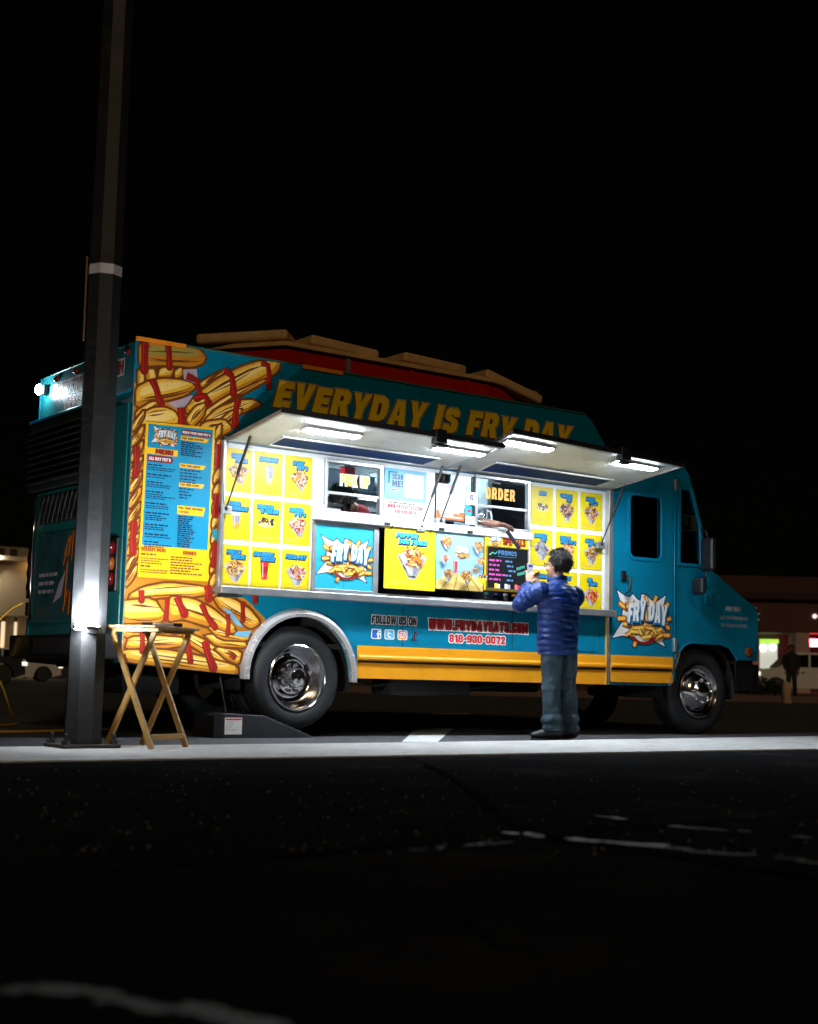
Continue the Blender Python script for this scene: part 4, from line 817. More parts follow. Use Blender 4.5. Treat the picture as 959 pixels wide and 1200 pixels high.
p = Print((0, -.0462, 0), eps=.00012); p.text('PROMOS', 3.64, 1.605, .045, I_CHALKB, w=.22, off=-.002); p.build('chalk_heading', f_); p = Print((0, -.0462, 0), eps=.00012); p.lines(3.63, 1.59, .24, .004, I_CHALKB, 1)
for i in range(5):
    zz = 1.545 - i * .043; p.lines(3.535, zz, .16 + .03 * (i % 2), .017, I_MAG, 1, rnd=rp); p.lines(3.725 + .02 * (i % 3), zz, .09, .015, I_CHALKB, 1, rnd=rp)
p.text('HAPPY', 3.86, 1.475, .03, I_CHALKG, w=.10, rise=.25, off=-.001); p.text('HOUR', 3.87, 1.425, .03, I_CHALKG, w=.09, rise=.25, off=-.001); p.poly(stroke([(3.535, 1.60), (3.575, 1.625), (3.60, 1.612), (3.625, 1.632)], .008), I_CHALKG)
for x, M1, M2 in ((3.60, I_YEL, I_WHITE), (3.72, I_WHITE, I_LILAC), (3.84, I_PINK, I_RED)): p.rect(x, x + .03, 1.302, 1.345, M1); p.rect(x + .03, x + .065, 1.302, 1.34, M2)
struct(p.build('chalk_writing', f_), 'stuff')
t, p = poster('poster', 'white and blue scan me poster with web address beside the pick up window', (2.395, 2.845, 1.862, 2.285), .008, ink('poster_white', (.52, .54, .57)))
p.rect(2.395, 2.845, 2.01, 2.285, I_SKY); p.poly([(2.395, 2.285), (2.395, 2.13), (2.55, 2.285)], I_LBLUE)
p.text('SCAN', 2.475, 2.19, .05, I_NAVY, w=.115); p.text('ME!', 2.475, 2.125, .058, I_NAVY, w=.115); p.poly([(2.43, 2.26), (2.53, 2.26), (2.53, 2.248), (2.45, 2.248), (2.45, 2.15), (2.43, 2.15)], I_NAVY)
p.lines(2.475, 2.095, .10, .011, I_RED, 1, rnd=rp); p.rect(2.61, 2.81, 2.045, 2.25, I_WHITE); p.rect(2.62, 2.80, 2.055, 2.24, ink('blank_grey', (.55, .58, .62)))
p.lines(2.44, 1.982, .36, .011, I_NAVY, 1, rnd=random.Random(5)); p.text('WWW.FRYDAYEATS.COM', 2.43, 1.938, .034, I_RED, w=.38); p.text('818 930 0072', 2.505, 1.898, .03, I_RED, w=.235); p.lines(2.41, 1.87, .42, .006, I_SKY, 1, rnd=rp)
p.build('print', t)
t, p = poster('poster', 'white poster with an orange red foot behind the glass left of the order window', (2.952, 3.268, 1.872, 2.205), -.004, ink('poster_white2', (.46, .47, .51)))
p.rect(2.952, 3.268, 1.888, 1.962, ink('poster_orange', (.72, .10, .02))); p.rect(2.952, 3.268, 1.872, 1.888, I_BLACK)
for i in range(3): p.lines(2.985 + .01 * i, 1.944 - i * .02, .24, .011, I_WHITE, 1, rnd=random.Random(i))
p.build('poster_footer', t); p = Print((0, -.0072, 0), eps=.00012); p.lines(3.0, 2.18, .23, .010, I_PINK, 1, rnd=rp); p.lines(3.06, 2.145, .12, .008, I_GREY, 2, .016, rnd=rp); p.rect(3.06, 3.165, 2.0, 2.12, ink('blank_grey', (.5, .5, .5)))
struct(p.build('fine_print', t), 'stuff')
t, p = poster('sign_card', 'small white card with a letter G beside the order window', (3.282, 3.402, 2.04, 2.155), -.016, ink('card_white', (.72, .72, .74)), cat='sign')
p.text('G', 3.322, 2.085, .045, I_NAVY, w=.04); p.lines(3.30, 2.06, .08, .007, I_GREY, 1, rnd=rp); p.build('lettering', t)
t, p = poster('sign_card', 'blank white card with three dots low beside the order window', (3.275, 3.385, 1.862, 1.935), -.016, ink('card_white', (.72, .72, .74)), cat='sign')
for i in range(3): p.poly(ell(3.30 + .03 * i, 1.885, .006, .009, 8), I_GREY)
p.mb.build_each('dot', p.mats, t)
t, p = poster('sticker', 'small teal and red sticker between the two white cards', (3.29, 3.37, 1.95, 2.03), .009, I_TEALP, cat='sticker')
p.poly(ell(3.335, 1.985, .025, .012), I_RED); p.build('print', t)

# ---- tall printed menu at the rear of the side
b = MB(); b.prism([(.10, 1.195), (.712, 1.195), (.716, 2.424), (.114, 2.404)], -.012, -.0015); mb_ = b.build('menu_board', I_DYEL, truck)
p = Print((0, -.0122, 0)); rm = random.Random(21)
p.poly([(.122, 1.442), (.690, 1.442), (.697, 2.405), (.135, 2.387)], I_CYAN); p.build('menu_field', mb_)
p = Print((0, -.0125, 0), eps=.00015); logo(p, .27, 2.30, .22); p.build('logo', mb_)
p = Print((0, -.0125, 0), eps=.00015)
p.rect(.13, .395, 2.155, 2.205, I_DYEL); p.text('MENU', .205, 2.161, .037, I_DRED, w=.15, off=.002)
p.poly([(.14, 2.095), (.345, 2.095), (.36, 2.12), (.345, 2.148), (.14, 2.148)], I_MAROON); p.text("ALL DAY FRY'S", .15, 2.108, .026, I_WHITE, w=.185)
p.poly([(.42, 2.338), (.685, 2.338), (.685, 2.378), (.42, 2.378)], I_MAROON); p.text("BUILD YOUR OWN FRY'S", .43, 2.348, .02, I_WHITE, w=.245)
for s, z, w in (('PICK YOUR PROTEIN', 2.293, .22), ('PICK YOUR CHEESE', 2.075, .20), ('PICK YOUR SAUCE', 1.925, .195)):
    p.poly([(.415, z), (.415 + w + .01, z), (.415 + w + .03, z + .034), (.415, z + .034)], I_DYEL); p.text(s, .425, z + .009, .016, I_BLACK, w=w - .03)
p.poly([(.41, 1.705), (.64, 1.705), (.655, 1.775), (.41, 1.775)], I_DYEL); p.text('PICK YOUR TOPPINGS', .42, 1.748, .016, I_BLACK, w=.21); p.text('& EXTRAS', .42, 1.718, .016, I_BLACK, w=.09)
struct(p.build('menu_headings', mb_), 'stuff'); p = Print((0, -.0125, 0), eps=.00015)
z = 2.065
while z > 1.46:
    p.lines(.14, z, .21, .011, I_NAVY, 1, rnd=rm); k = rm.choice((1, 2, 2, 3)); p.lines(.14, z - .019, .25, .008, I_NAVY, k, .0155, rnd=rm); z -= .03 + .0155 * k + .014
for z0, n, w in ((2.27, 7, .22), (2.052, 5, .24), (1.903, 4, .13), (1.683, 15, .17)): p.lines(.42, z0, w, .0095, I_NAVY, n, .0165 if n > 6 else .024, rnd=rm)
p.text('DESSERT MENU', .118, 1.398, .028, I_DRED, w=.205); p.text('DRINKS', .475, 1.392, .028, I_DRED, w=.115)
p.lines(.118, 1.368, .15, .011, I_BLACK, 1, rnd=rm); p.lines(.118, 1.338, .25, .007, I_BLACK, 3, .018, rnd=rm); p.lines(.118, 1.276, .14, .011, I_BLACK, 1, rnd=rm); p.lines(.118, 1.250, .25, .007, I_BLACK, 2, .018, rnd=rm)
p.lines(.37, 1.362, .30, .009, I_BLACK, 7, .021, rnd=rm); struct(p.build('fine_print', mb_), 'stuff')

# ---- big lettering on the side
p = Print((0, -.0016, 0), eps=.0003)
def slope(x0, z0, x1, z1): return (z1 - z0) / (x1 - x0)
kw = dict(w=3.27, shear=.26, sp=1.0, rise=.004, bounce=(.0, .02, -.02, .03, 0, .02, -.03, .0))
p.text('EVERYDAY IS FRY DAY', 1.245, 2.67, .225, I_TAN, off=.013, **kw); p.text('EVERYDAY IS FRY DAY', 1.245, 2.67, .225, I_BROWN, off=.008, dx=-.006, dz=-.007, **kw)
p.text('EVERYDAY IS FRY DAY', 1.245, 2.67, .225, I_GOLD, **kw); p.build('lettering', truck)
p = Print((0, -.0016, 0), eps=.0003)
p.text('FOLLOW US ON', 2.29, .928, .072, I_WHITE, w=.475, shear=.05, sp=1.0, off=.006, holes=False); p.text('FOLLOW US ON', 2.29, .928, .072, I_BLACK, w=.475, shear=.05, sp=1.0); p.build('lettering', truck)
p = Print((0, -.0016, 0), eps=.0003)
p.text('WWW.FRYDAYEATS.COM', 2.90, .905, .090, I_WHITE, w=1.145, sp=1.1, off=.012, holes=False); p.text('WWW.FRYDAYEATS.COM', 2.90, .905, .090, I_BLACK, w=1.145, sp=1.1, off=.0035, holes=True); p.text('WWW.FRYDAYEATS.COM', 2.90, .905, .090, ink('www_red', (.34, .012, .012)), w=1.145, sp=1.1)
p.build('lettering', truck); p = Print((0, -.0016, 0), eps=.0003)
p.text('818-930-0072', 3.13, .797, .070, I_WHITE, w=.645, sp=1.2, off=.009, holes=False); p.text('818-930-0072', 3.13, .797, .070, I_RED, w=.645, sp=1.2); p.build('lettering', truck)
def icon(x, cols):
    p = Print((0, -.0016, 0), eps=.0003); p.poly(rrect(x, x + .105, .798, .884, .016), I_WHITE); q = rrect(x + .009, x + .096, .806, .876, .012)
    return p, q
p, q = icon(2.290, 0); p.poly(q, ink('social_blue', (.03, .13, .50))); p.poly([(2.355, .806), (2.370, .806), (2.370, .836), (2.383, .836), (2.385, .848), (2.370, .848), (2.371, .858), (2.386, .860), (2.386, .872), (2.362, .871), (2.355, .860), (2.355, .848), (2.345, .848), (2.345, .836), (2.355, .836)], I_WHITE); p.build('social_icon', truck)
p, q = icon(2.428, 0); p.poly(q, ink('social_sky', (.10, .40, .62))); p.poly([(2.462, .868), (2.472, .868), (2.472, .855), (2.500, .855), (2.500, .846), (2.472, .846), (2.472, .830), (2.478, .824), (2.500, .824), (2.500, .814), (2.474, .814), (2.462, .826)], I_WHITE); p.build('social_icon', truck)
p, q = icon(2.566, 0); p.poly(q, ink('social_pink', (.62, .05, .25))); p.poly([(2.575, .806), (2.662, .806), (2.575, .86)], I_ORANGE); p.poly(rrect(2.588, 2.650, .816, .868, .014), I_WHITE, [rrect(2.595, 2.643, .822, .862, .010)]); p.poly(ell(2.619, .842, .017, .014), I_WHITE, [ell(2.619, .842, .010, .008)]); p.poly(ell(2.637, .856, .004, .003, 8), I_WHITE); p.build('social_icon', truck)
p = Print((0, -.0016, 0), eps=.0003)
for c, d in ((I_LBLUE, -.004), (I_RED, .004), (I_BLACK, 0)):
    p.poly([(2.742 + d, .885), (2.752 + d, .885), (2.757 + d, .868), (2.775 + d, .858), (2.775 + d, .846), (2.754 + d, .855), (2.754 + d, .82), (2.742 + d, .82)], c); p.poly(ell(2.734 + d, .823, .020, .016), c, [ell(2.734 + d, .823, .009, .007)])
p.text('TIKTOK', 2.708, .794, .012, I_BLACK, w=.075); p.build('social_icon', truck)
p = Print((0, -.0016, 0), eps=.0003); p.text('FRY DAY', *S(850, 716), .05, I_GREY, w=.235, shear=.25); p.build('lettering', truck); p = Print((0, -.0016, 0))
x, z = S(843, 725.5); p.text('7562 SAN FERNANDO RD', x, z, .040, I_GREY, w=.43, off=-.002); p.build('lettering', truck); p = Print((0, -.0016, 0)); x, z = S(845, 734.5); p.text('SUN VALLEY CA 91352', x, z, .040, I_GREY, w=.40, off=-.002); p.build('lettering', truck)

# ---- fries mural
def zA(l): return [S(150 + x / 5.328, 390 + y / 5.328) for x, y in l]
def zB(l): return [S(130 + x / 5.047, 640 + y / 5.047) for x, y in l]
def smooth_poly(l, n=2):
    for _ in range(n):
        o = []
        for i in range(len(l)):
            a, c = l[i], l[(i + 1) % len(l)]; o += [(a[0] * .75 + c[0] * .25, a[1] * .75 + c[1] * .25), (a[0] * .25 + c[0] * .75, a[1] * .25 + c[1] * .75)]
        l = o
    return l
def clip(l): return [(max(.003, x), min(3.043, max(z, .468 if x > 1.0 else .54 - .072 * x))) for x, z in l]
p = Print((0, -.0014, 0), eps=.00005); rf = random.Random(4)
def chamfer(l, t=.16):
    o = []
    for i in range(len(l)):
        a, c = l[i], l[(i + 1) % len(l)]; o += [(a[0] * (1 - t) + c[0] * t, a[1] * (1 - t) + c[1] * t), (a[0] * t + c[0] * (1 - t), a[1] * t + c[1] * (1 - t))]
    return o
def fry(l, M=I_FRY, M2=I_CREAM, n=2, line=True):
    c = chamfer(l); cx = sum(q[0] for q in c) / len(c); cz = sum(q[1] for q in c) / len(c)
    sxx = sum((q[0] - cx) ** 2 for q in c); szz = sum((q[1] - cz) ** 2 for q in c); sxz = sum((q[0] - cx) * (q[1] - cz) for q in c); an = .5 * math.atan2(2 * sxz, sxx - szz)
    ax = Vector((math.cos(an), math.sin(an))); nr = Vector((-ax.y, ax.x)); nr = nr if nr.y > 0 else -nr
    us = [(q[0] - cx) * ax.x + (q[1] - cz) * ax.y for q in c]; ws = [(q[0] - cx) * nr.x + (q[1] - cz) * nr.y for q in c]; L = max(us); Wh = max(ws) - min(ws)
    p.poly(clip(offset_poly(c, .017)), I_BROWN); p.poly(clip(c), I_FRYD)
    def inset(k, s): return [(cx + ax.x * u * k + nr.x * (w * s + Wh * .10), cz + ax.y * u * k + nr.y * (w * s + Wh * .10)) for u, w in zip(us, ws)]
    p.poly(clip(inset(.95, .74)), M); p.poly(clip([(x, z + Wh * .06) for x, z in inset(.82, .40)]), M2)
    if line:
        for k in range(n + 1):
            w0 = rf.uniform(-.36, .34) * Wh; u0 = rf.uniform(-.92, -.35) * L; u1 = rf.uniform(.25, .95) * L; bow = rf.uniform(-.06, .08) * Wh
            pts = [Vector((cx, cz)) + ax * u + nr * (w0 * (1 - abs(u / L) ** 3 * .5) + bow * (1 - ((u - u0) / (u1 - u0) * 2 - 1) ** 2)) for u in (u0, u0 * .6 + u1 * .4, u0 * .3 + u1 * .7, u1)]
            p.poly(clip(stroke(pts, 0, [.003, .012, .010, .003])), I_BROWN)
    for k in range(5):
        u = rf.uniform(-.7, .7) * L; w = rf.uniform(-.25, .3) * Wh; p.poly(clip(ell(cx + ax.x * u + nr.x * w, cz + ax.y * u + nr.y * w, .0045, .0035, 6)), I_BROWN, same=True)
def drip(l, w):
    k = 1 / 5.2 / 150.0
    t = [w * k * 1.15] + [w * k * .9] * (len(l) - 2) + [w * k * 1.25]
    p.poly(clip(stroke(l, 0, [q + .012 for q in t])), I_BROWN); p.poly(clip(stroke(l, 0, t)), I_KETCH); p.poly(clip(stroke([(x - w * k * .22, z) for x, z in l], 0, [w * k * .12] * len(l))), I_RED)
p.poly(clip([(0, .54), (1.03, .47), (1.06, .60), (1.14, .79), (1.25, .92), (1.05, 1.08), (.77, 1.10), (.78, 2.45), (.62, 2.55), (0, 2.7)]), I_FRYD)
for l in [[(70, 75), (120, 60), (250, 65), (380, 85), (450, 110), (485, 150), (470, 190), (400, 215), (250, 200), (120, 205), (70, 200)]]: fry(zA(l), I_FRYD, I_OLIVE)
p.poly(clip(zA([(60, 215), (430, 215), (440, 300), (60, 340)])), I_BROWN)
for l in [[(110, 230), (165, 225), (180, 310), (120, 320)], [(200, 220), (290, 215), (270, 275), (190, 280)], [(290, 240), (335, 215), (345, 260), (300, 290)], [(60, 230), (100, 240), (100, 330), (60, 330)]]: fry(zA(l), line=False)
p.poly(zA([(345, 230), (430, 225), (440, 330), (350, 300)]), I_LILAC); p.poly(zA([(250, 440), (400, 390), (440, 450), (340, 500)]), I_LILAC)
for l in [[(50, 345), (120, 305), (220, 285), (330, 295), (430, 335), (360, 390), (250, 420), (150, 430), (50, 470)], [(50, 490), (150, 430), (200, 440), (110, 500), (50, 560)], [(80, 520), (150, 470), (230, 465), (300, 500), (330, 580), (250, 640), (80, 640)], [(440, 320), (560, 250), (620, 230), (560, 300), (480, 350)], [(350, 490), (430, 385), (560, 285), (700, 215), (820, 178), (950, 165), (940, 235), (860, 290), (720, 345), (600, 400), (480, 470), (430, 530)], [(430, 530), (600, 405), (740, 345), (880, 285), (800, 340), (600, 430), (460, 560)], [(480, 545), (560, 470), (680, 425), (780, 420), (835, 450), (740, 490), (640, 530), (580, 580), (490, 590)], [(360, 545), (420, 460), (490, 440), (470, 520), (400, 590)], [(560, 560), (640, 490), (720, 480), (650, 560), (600, 610)], [(420, 640), (470, 560), (600, 540), (650, 600), (590, 640)]]: fry(zA(l), n=3)
for l, w in (([(105, 62), (104, 150), (100, 235)], 40), ([(250, 82), (256, 150), (258, 215)], 32), ([(150, 290), (175, 350), (190, 400), (205, 440)], 38), ([(365, 270), (430, 300), (450, 390), (430, 410)], 34), ([(430, 405), (480, 395), (500, 440)], 40), ([(600, 235), (645, 265), (655, 320), (657, 380)], 38), ([(690, 410), (672, 480), (668, 575)], 36), ([(330, 468), (335, 520), (335, 600)], 44), ([(830, 190), (872, 205), (880, 260), (878, 335)], 30)): drip(zA(l), w)
# strips either side of the tall menu
for i in range(11):
    z = 2.42 - i * .12; fry([(.005, z - .05), (.05, z + .01), (.095, z + .07), (.095, z + .02), (.05, z - .06), (.005, z - .11)], I_FRY, I_CREAM, 1)
for i in range(11):
    z = 2.40 - i * .12; fry([(.722, z), (.75, z + .05), (.772, z + .06), (.772, z - .01), (.74, z - .05), (.722, z - .06)], I_FRY, I_CREAM, 1, line=False)
for z in (2.30, 1.9, 1.5): drip([(.75, z), (.752, z - .10), (.75, z - .17)], 34)
p.poly([(.728, 1.62), (.772, 1.60), (.772, 1.52), (.728, 1.55)], I_TEALP); drip([(.05, 1.62), (.045, 1.5), (.05, 1.38)], 36); drip([(.04, 2.2), (.05, 2.05), (.045, 1.98)], 34)
LOWER = [[(95, 300), (180, 245), (330, 215), (560, 245), (600, 280), (480, 300), (300, 300), (150, 335)], [(30, 330), (250, 305), (330, 445), (60, 470)], [(330, 300), (480, 310), (600, 370), (740, 500), (700, 525), (560, 470), (420, 430), (330, 445)], [(600, 300), (720, 310), (820, 375), (880, 455), (820, 490), (740, 430), (640, 370)], [(40, 470), (260, 460), (420, 500), (300, 540), (60, 540)], [(100, 540), (260, 530), (420, 545), (500, 575), (300, 605), (80, 610)], [(420, 500), (560, 560), (700, 670), (640, 690), (520, 620), (430, 560)], [(540, 520), (780, 550), (800, 600), (620, 590)], [(40, 620), (300, 610), (500, 645), (745, 715), (745, 760), (500, 735), (40, 680)], [(600, 600), (770, 620), (750, 700), (680, 670)], [(560, 470), (700, 530), (820, 520), (800, 560), (640, 550)]]
for l in LOWER: fry(zB(l), I_FRY, I_CREAM, 2)
p.poly(zB([(650, 360), (700, 380), (780, 480), (740, 470)]), I_SKY); p.poly(zB([(740, 505), (830, 500), (800, 540), (720, 530)]), I_SKY)
for l, w in (([(385, 300), (405, 350), (430, 400)], 40), ([(530, 340), (560, 410), (610, 480)], 30), ([(685, 400), (690, 460), (685, 520)], 22), ([(775, 330), (775, 390), (775, 440)], 24), ([(550, 560), (570, 640), (600, 720)], 42), ([(330, 310), (325, 370), (320, 430)], 24), ([(175, 260), (176, 300), (175, 320)], 30), ([(565, 232), (570, 270), (572, 310)], 40), ([(180, 500), (182, 560), (180, 620)], 26), ([(445, 520), (450, 580), (465, 680)], 28), ([(60, 640), (66, 660), (70, 680)], 36), ([(830, 295), (850, 300), (845, 330)], 24), ([(700, 640), (712, 650), (720, 655)], 24)): drip(zB(l), w)
p.build('fries_mural', truck)
b = MB(); b.box(.02, 1.02, -.0125, -.006, .655, .6585); b.build('skirt_seam', I_BROWN, truck)

# ---- cab door and fittings
dx0, dx1 = 5.085, 5.945
b = MB(); o = rrect(dx0, dx1, .480, 2.60, .03); wn_ = offset_poly(door_win, .0); b.prism(o, -.012, -.002, [offset_poly(door_win, .022)]); cd = b.build('cab_door', TEAL, truck, bevel=.004)
b = MB(); b.prism(offset_poly(door_win, .024), -.020, .0, [offset_poly(door_win, -.012)]); b.build('window_seal', TEAL, cd, bevel=.004)
b = MB(); b.prism(offset_poly(door_win, .006), .012, .018); b.build('door_glass', GLASS_D, cd)
b = MB(); b.prism([(dx0 + .004, .482), (dx1 - .004, .482), (dx1 - .004, .742), (dx0 + .004, .742)], -.015, -.0125); b.build('yellow_band', YEL, cd)
b = MB(); b.prism([(-.030, .658), (-.038, .648), (-.038, .632), (-.030, .622), (-.0155, .620), (-.0155, .662)], dx0 + .01, dx1 - .02, ax='X'); b.build('rub_rail', YEL, cd, bevel=.003)
b = MB(); b.box(dx0 + .01, dx1 - .02, -.022, -.0155, .598, .618); b.build('rub_rail_seal', BLACK, cd)
b = MB(); b.tube([(dx1 + .012, -.022, .50), (dx1 + .012, -.022, 2.45)], .008, 8); b.build('hinge_rod', TEAL, cd, smooth=True)
b = MB(); x, z = S(790, 569); b.box(x - .02, x + .02, -.04, -.01, z - .06, z + .06); x, z = S(789, 756); b.box(x - .02, x + .02, -.04, -.01, z - .07, z + .07); b.build_each('hinge', ALU, cd, bevel=.005)
x, z = S(729, 676); b = MB(); b.box(x - .03, x + .03, -.035, -.012, z - .04, z + .06); b.build('door_lock', BLACK, cd, bevel=.008)
b = MB(); b.tube([(x + .02, -.03, z + .02), (x + .05, -.07, z - .02), (x + .04, -.075, z - .12), (x + .01, -.04, z - .17)], .011, 8); b.build('door_handle', BLACK, cd, smooth=True)
p = Print((0, -.0122, 0), eps=.0002); logo(p, _c[0] - .005, _c[1], _w); p.build('logo', cd)
b = MB(); b.tube([(5.048, -.015, .46), (5.048, -.015, 2.33)], .010, 8); b.build('corner_trim', ALU_D, truck, smooth=True)
b = MB(); b.box(5.03, 5.07, -.014, -.001, .455, 1.10); b.build('corner_plate', mat('corner_cream', (.6, .35, .06), .4), truck)
# quarter window
b = MB(); b.prism(offset_poly(qwin, .03), -.012, -.001, [offset_poly(qwin, -.004)]); q_ = b.build('quarter_window', TEAL, truck, bevel=.004)
b = MB(); b.prism(offset_poly(qwin, .004), .012, .018); b.build('pane', GLASS_M, q_)
x0, z1 = S(797.5, 602); x1, z0 = S(818, 623)
b = MB(); b.box(x0, x1, .019, .022, z0, z1); gc = b.build('grade_card', ink('card_pale', (.5, .55, .45)), q_)
p = Print((0, .0188, 0)); p.rect(x0 + .005, x0 + (x1 - x0) * .70, z0 + .008, z1 - .015, ink('grade_green', (.015, .11, .05))); p.text('A', x0 + .06, z0 + .05, .10, ink('grade_letter', (.25, .75, .45)), w=.08, off=-.008); p.build('lettering', gc)
b = MB(); b.box(6.05, 6.45, .30, .60, 1.72, 1.78); b.build('dashboard', BLACK, truck)
b = MB(); b.lathe([(.20, .0), (.215, .012), (.20, .024)], (5.98, .55, 1.62), 'X', 28); b.build('steering_wheel', BLACK, truck, smooth=True)
b = MB(); b.box(5.35, 5.75, .35, .85, 1.05, 1.25); b.box(5.30, 5.42, .35, .85, 1.25, 1.85); b.build('driver_seat', BLACK, truck, bevel=.04)
# mirror
mx, mz = S(829, 650, -.18)
b = MB(); b.box(mx - .05, mx + .03, -.30, -.12, mz - .17, mz + .17); mr_ = b.build('mirror', BLACK, truck, bevel=.03)
b = MB(); x, z = S(818, 687, -.16); b.box(x - .035, x + .03, -.26, -.10, z - .09, z + .09); b.build('convex_mirror', BLACK, mr_, bevel=.03)
b = MB(); b.tube([(6.42, -.005, 1.50), (mx - .02, -.16, 1.52), (mx - .01, -.20, mz - .16)], .012, 8); b.tube([(6.36, -.005, 2.06), (mx - .02, -.18, 2.02), (mx - .01, -.20, mz + .16)], .012, 8); b.tube([(mx - .02, -.18, 1.52), (x, -.18, z)], .010, 8); b.build_each('mirror_arm', BLACK, mr_, smooth=True)
x0, z1 = S(825, 690); x1, z0 = S(834, 709); b = MB(); b.box(x0, x1, -.03, .0, z0, z1); b.build('vent_cap', TEAL, truck, bevel=.008)
x, z = S(877, 764); b = MB(); b.lathe([(.05, .0), (.05, -.018), (.03, -.026)], (x, 0, z), 'Y', 20); b.build('side_marker', AMBER, truck, smooth='auto')
b = MB()
for (x, z) in (S(886, 712), S(889.5, 719), S(889, 726)): b.box(x - .012, x + .02, -.012, .02, z - .012, z + .012)
b.build_each('hood_latch', ALU, truck, bevel=.004)
b = MB()
for i in range(4): x, z = S(772 + i * 5, 565.5 + i * .4); b.ball((x, -.001, z), .008, 8, 6)
b.build_each('rivet', ALU, truck)

# ---- roof: raised red vent house with four tan lids
RR = mat('vent_red', (0.42, 0.010, 0.002), 0.6, spec=0.1, var=0.25, vscale=3, dirt=(0.12, 0.01, 0.01), dirt_amt=.5)
TANM = mat('vent_tan', (0.62, 0.38, 0.16), 0.5, var=0.25, vscale=4, bump=.15, bscale=20, dirt=(0.30, 0.17, 0.07), dirt_amt=.6)
plan = [(1.60, .42), (3.87, .42), (4.60, .62), (4.60, 1.55), (1.02, 1.55), (1.02, 1.25)]
b = MB(); b.prism(plan, 3.05, 3.305, ax='Z'); vh = b.build('vent_house', RR, truck)
pl2 = offset_poly(plan, .045); b = MB(); b.prism(pl2, 3.305, 3.345, ax='Z'); b.build('vent_house_top', TANM, vh, bevel=.006)
for x in (2.25, 2.95, 3.6):
    b = MB(); b.box(x - .02, x + .02, .405, .4195, 3.055, 3.30); b.build('vent_post', ALU_D if x < 2.5 else RR, vh)
def lid(o, ang, L, Wd, pitch=0.0, roll=0.0):
    M = Matrix.Translation(o) @ Matrix.Rotation(ang, 4, 'Z') @ Matrix.Rotation(pitch, 4, 'Y') @ Matrix.Rotation(roll, 4, 'X')
    b = MB(); b.box(0, L, 0, Wd, -.095, 0, M); return b.build('vent_lid', TANM, vh, bevel=.03, segs=3)
lid((1.87, .42, 3.462), 0, .73, .62, .045); lid((2.88, .42, 3.462), 0, .73, .62, .035); lid((3.86, .42, 3.448), 0, .74, .62, .235); 
lid((1.02, .99, 3.43), RAD(-43), .82, .40, -.05)
b = MB(); b.box(1.9, 2.5, .5, .9, 3.345, 3.39); b.box(2.9, 3.5, .5, .9, 3.345, 3.385); b.build_each('vent_neck', DARKMET, vh)

# ---- rear
b = MB(); b.box(-.06, .0, .50, 1.93, 2.0, 2.60); lv = b.build('louver_box', mat('louver_black', (.02, .03, .03), .5, var=.2), truck, bevel=.01)
for i in range(9):
    z = 2.06 + i * .056; b = MB(); b.prism([(-.064, z), (-.100, z - .012), (-.100, z - .006), (-.064, z + .022)], .54, 1.90, ax='Y') if False else b.box(-.095, -.062, .54, 1.90, z, z + .014)
    b.build('louver_slat', mat('slat_metal', (.06, .055, .05), .4, .5, var=.2), lv)
b = MB(); b.box(-.075, -.0, .48, 1.95, 2.60, 2.63); b.build('louver_cap', TEAL, lv, bevel=.006)
b = MB(); b.box(-.03, .0, .60, 1.80, .86, 1.99); rd = b.build('rear_door', TEAL_D, truck, bevel=.01)
b = MB(); b.box(-.036, -.0305, .86, 1.67, .89, 1.62); b.build('print_panel', mat('rear_print', (.02, .08, .10), .3, var=.4, vscale=5), rd)
p = Print((-.0365, 0, 0), U=(0, -1, 0), V=(0, 0, 1), N=(-1, 0, 0))
for a, c, w in (((-1.10, 1.42), (-1.02, 1.55), .05), ((-1.02, 1.40), (-.98, 1.56), .05), ((-.95, 1.36), (-.93, 1.60), .05), ((-1.12, 1.33), (-1.05, 1.45), .05), ((-1.08, .95), (-1.0, 1.12), .06), ((-.96, .92), (-.95, 1.10), .06), ((-1.05, 1.05), (-1.02, 1.35), .06)): p.poly(stroke([a, c], w * .7), I_KETCH); p.poly(stroke([a, c], w * .4), I_ORANGE)
p.poly([(-1.30, 1.02), (-1.12, 1.08), (-1.05, 1.30), (-1.18, 1.18), (-1.22, 1.12)], I_LILAC); p.lines(-1.62, 1.25, .4, .03, I_GREY, 3, .07, rnd=random.Random(2)); p.build('rear_graphic', rd)
b = MB(); b.box(-.032, -.0302, .75, 1.70, 1.70, 1.95); ms = b.build('mesh_panel', mat('mesh_dark', (.015, .02, .022), .5), rd)
for i in range(9):
    b = MB(); y = .80 + i * .10; b.bar((-.036, y, 1.71), (-.036, y + .11, 1.94), .006, .006); b.bar((-.040, y + .11, 1.71), (-.040, y, 1.94), .006, .006); b.build_each('mesh_wire', DARKMET, ms)
for y in (.62, 1.76):
    b = MB(); b.tube([(-.04, y, .90), (-.06, y, 1.2), (-.06, y, 1.6), (-.04, y, 1.95)], .012, 8); b.build('grab_bar', CHROME, rd, smooth=True)
b = MB(); b.box(-.16, -.002, .02, 1.93, .56, .76); b.build('rear_bumper', mat('bumper_dark', (.08, .085, .10), .22, .8, var=.3, vscale=4, dirt=(.02, .02, .02), dirt_amt=.6), truck, bevel=.02)
b = MB(); b.box(-.17, -.161, .55, 1.35, .60, .73); b.build('bumper_step', DARKMET, truck)
for y0, y1 in ((.10, .26), (1.76, 1.92)):
    b = MB(); b.box(-.035, .002, y0, y1, 1.08, 1.50); tl = b.build('tail_light', BLACK, truck, bevel=.01)
    for k, (M, z) in enumerate(((REDM, 1.42), (AMBER, 1.30), (REDM, 1.18))):
        b = MB(); b.lathe([(.055, .0), (.052, -.014), (.03, -.024)], (-.035, (y0 + y1) / 2, z), 'X', 20); b.build('lens', M, tl, smooth=True)
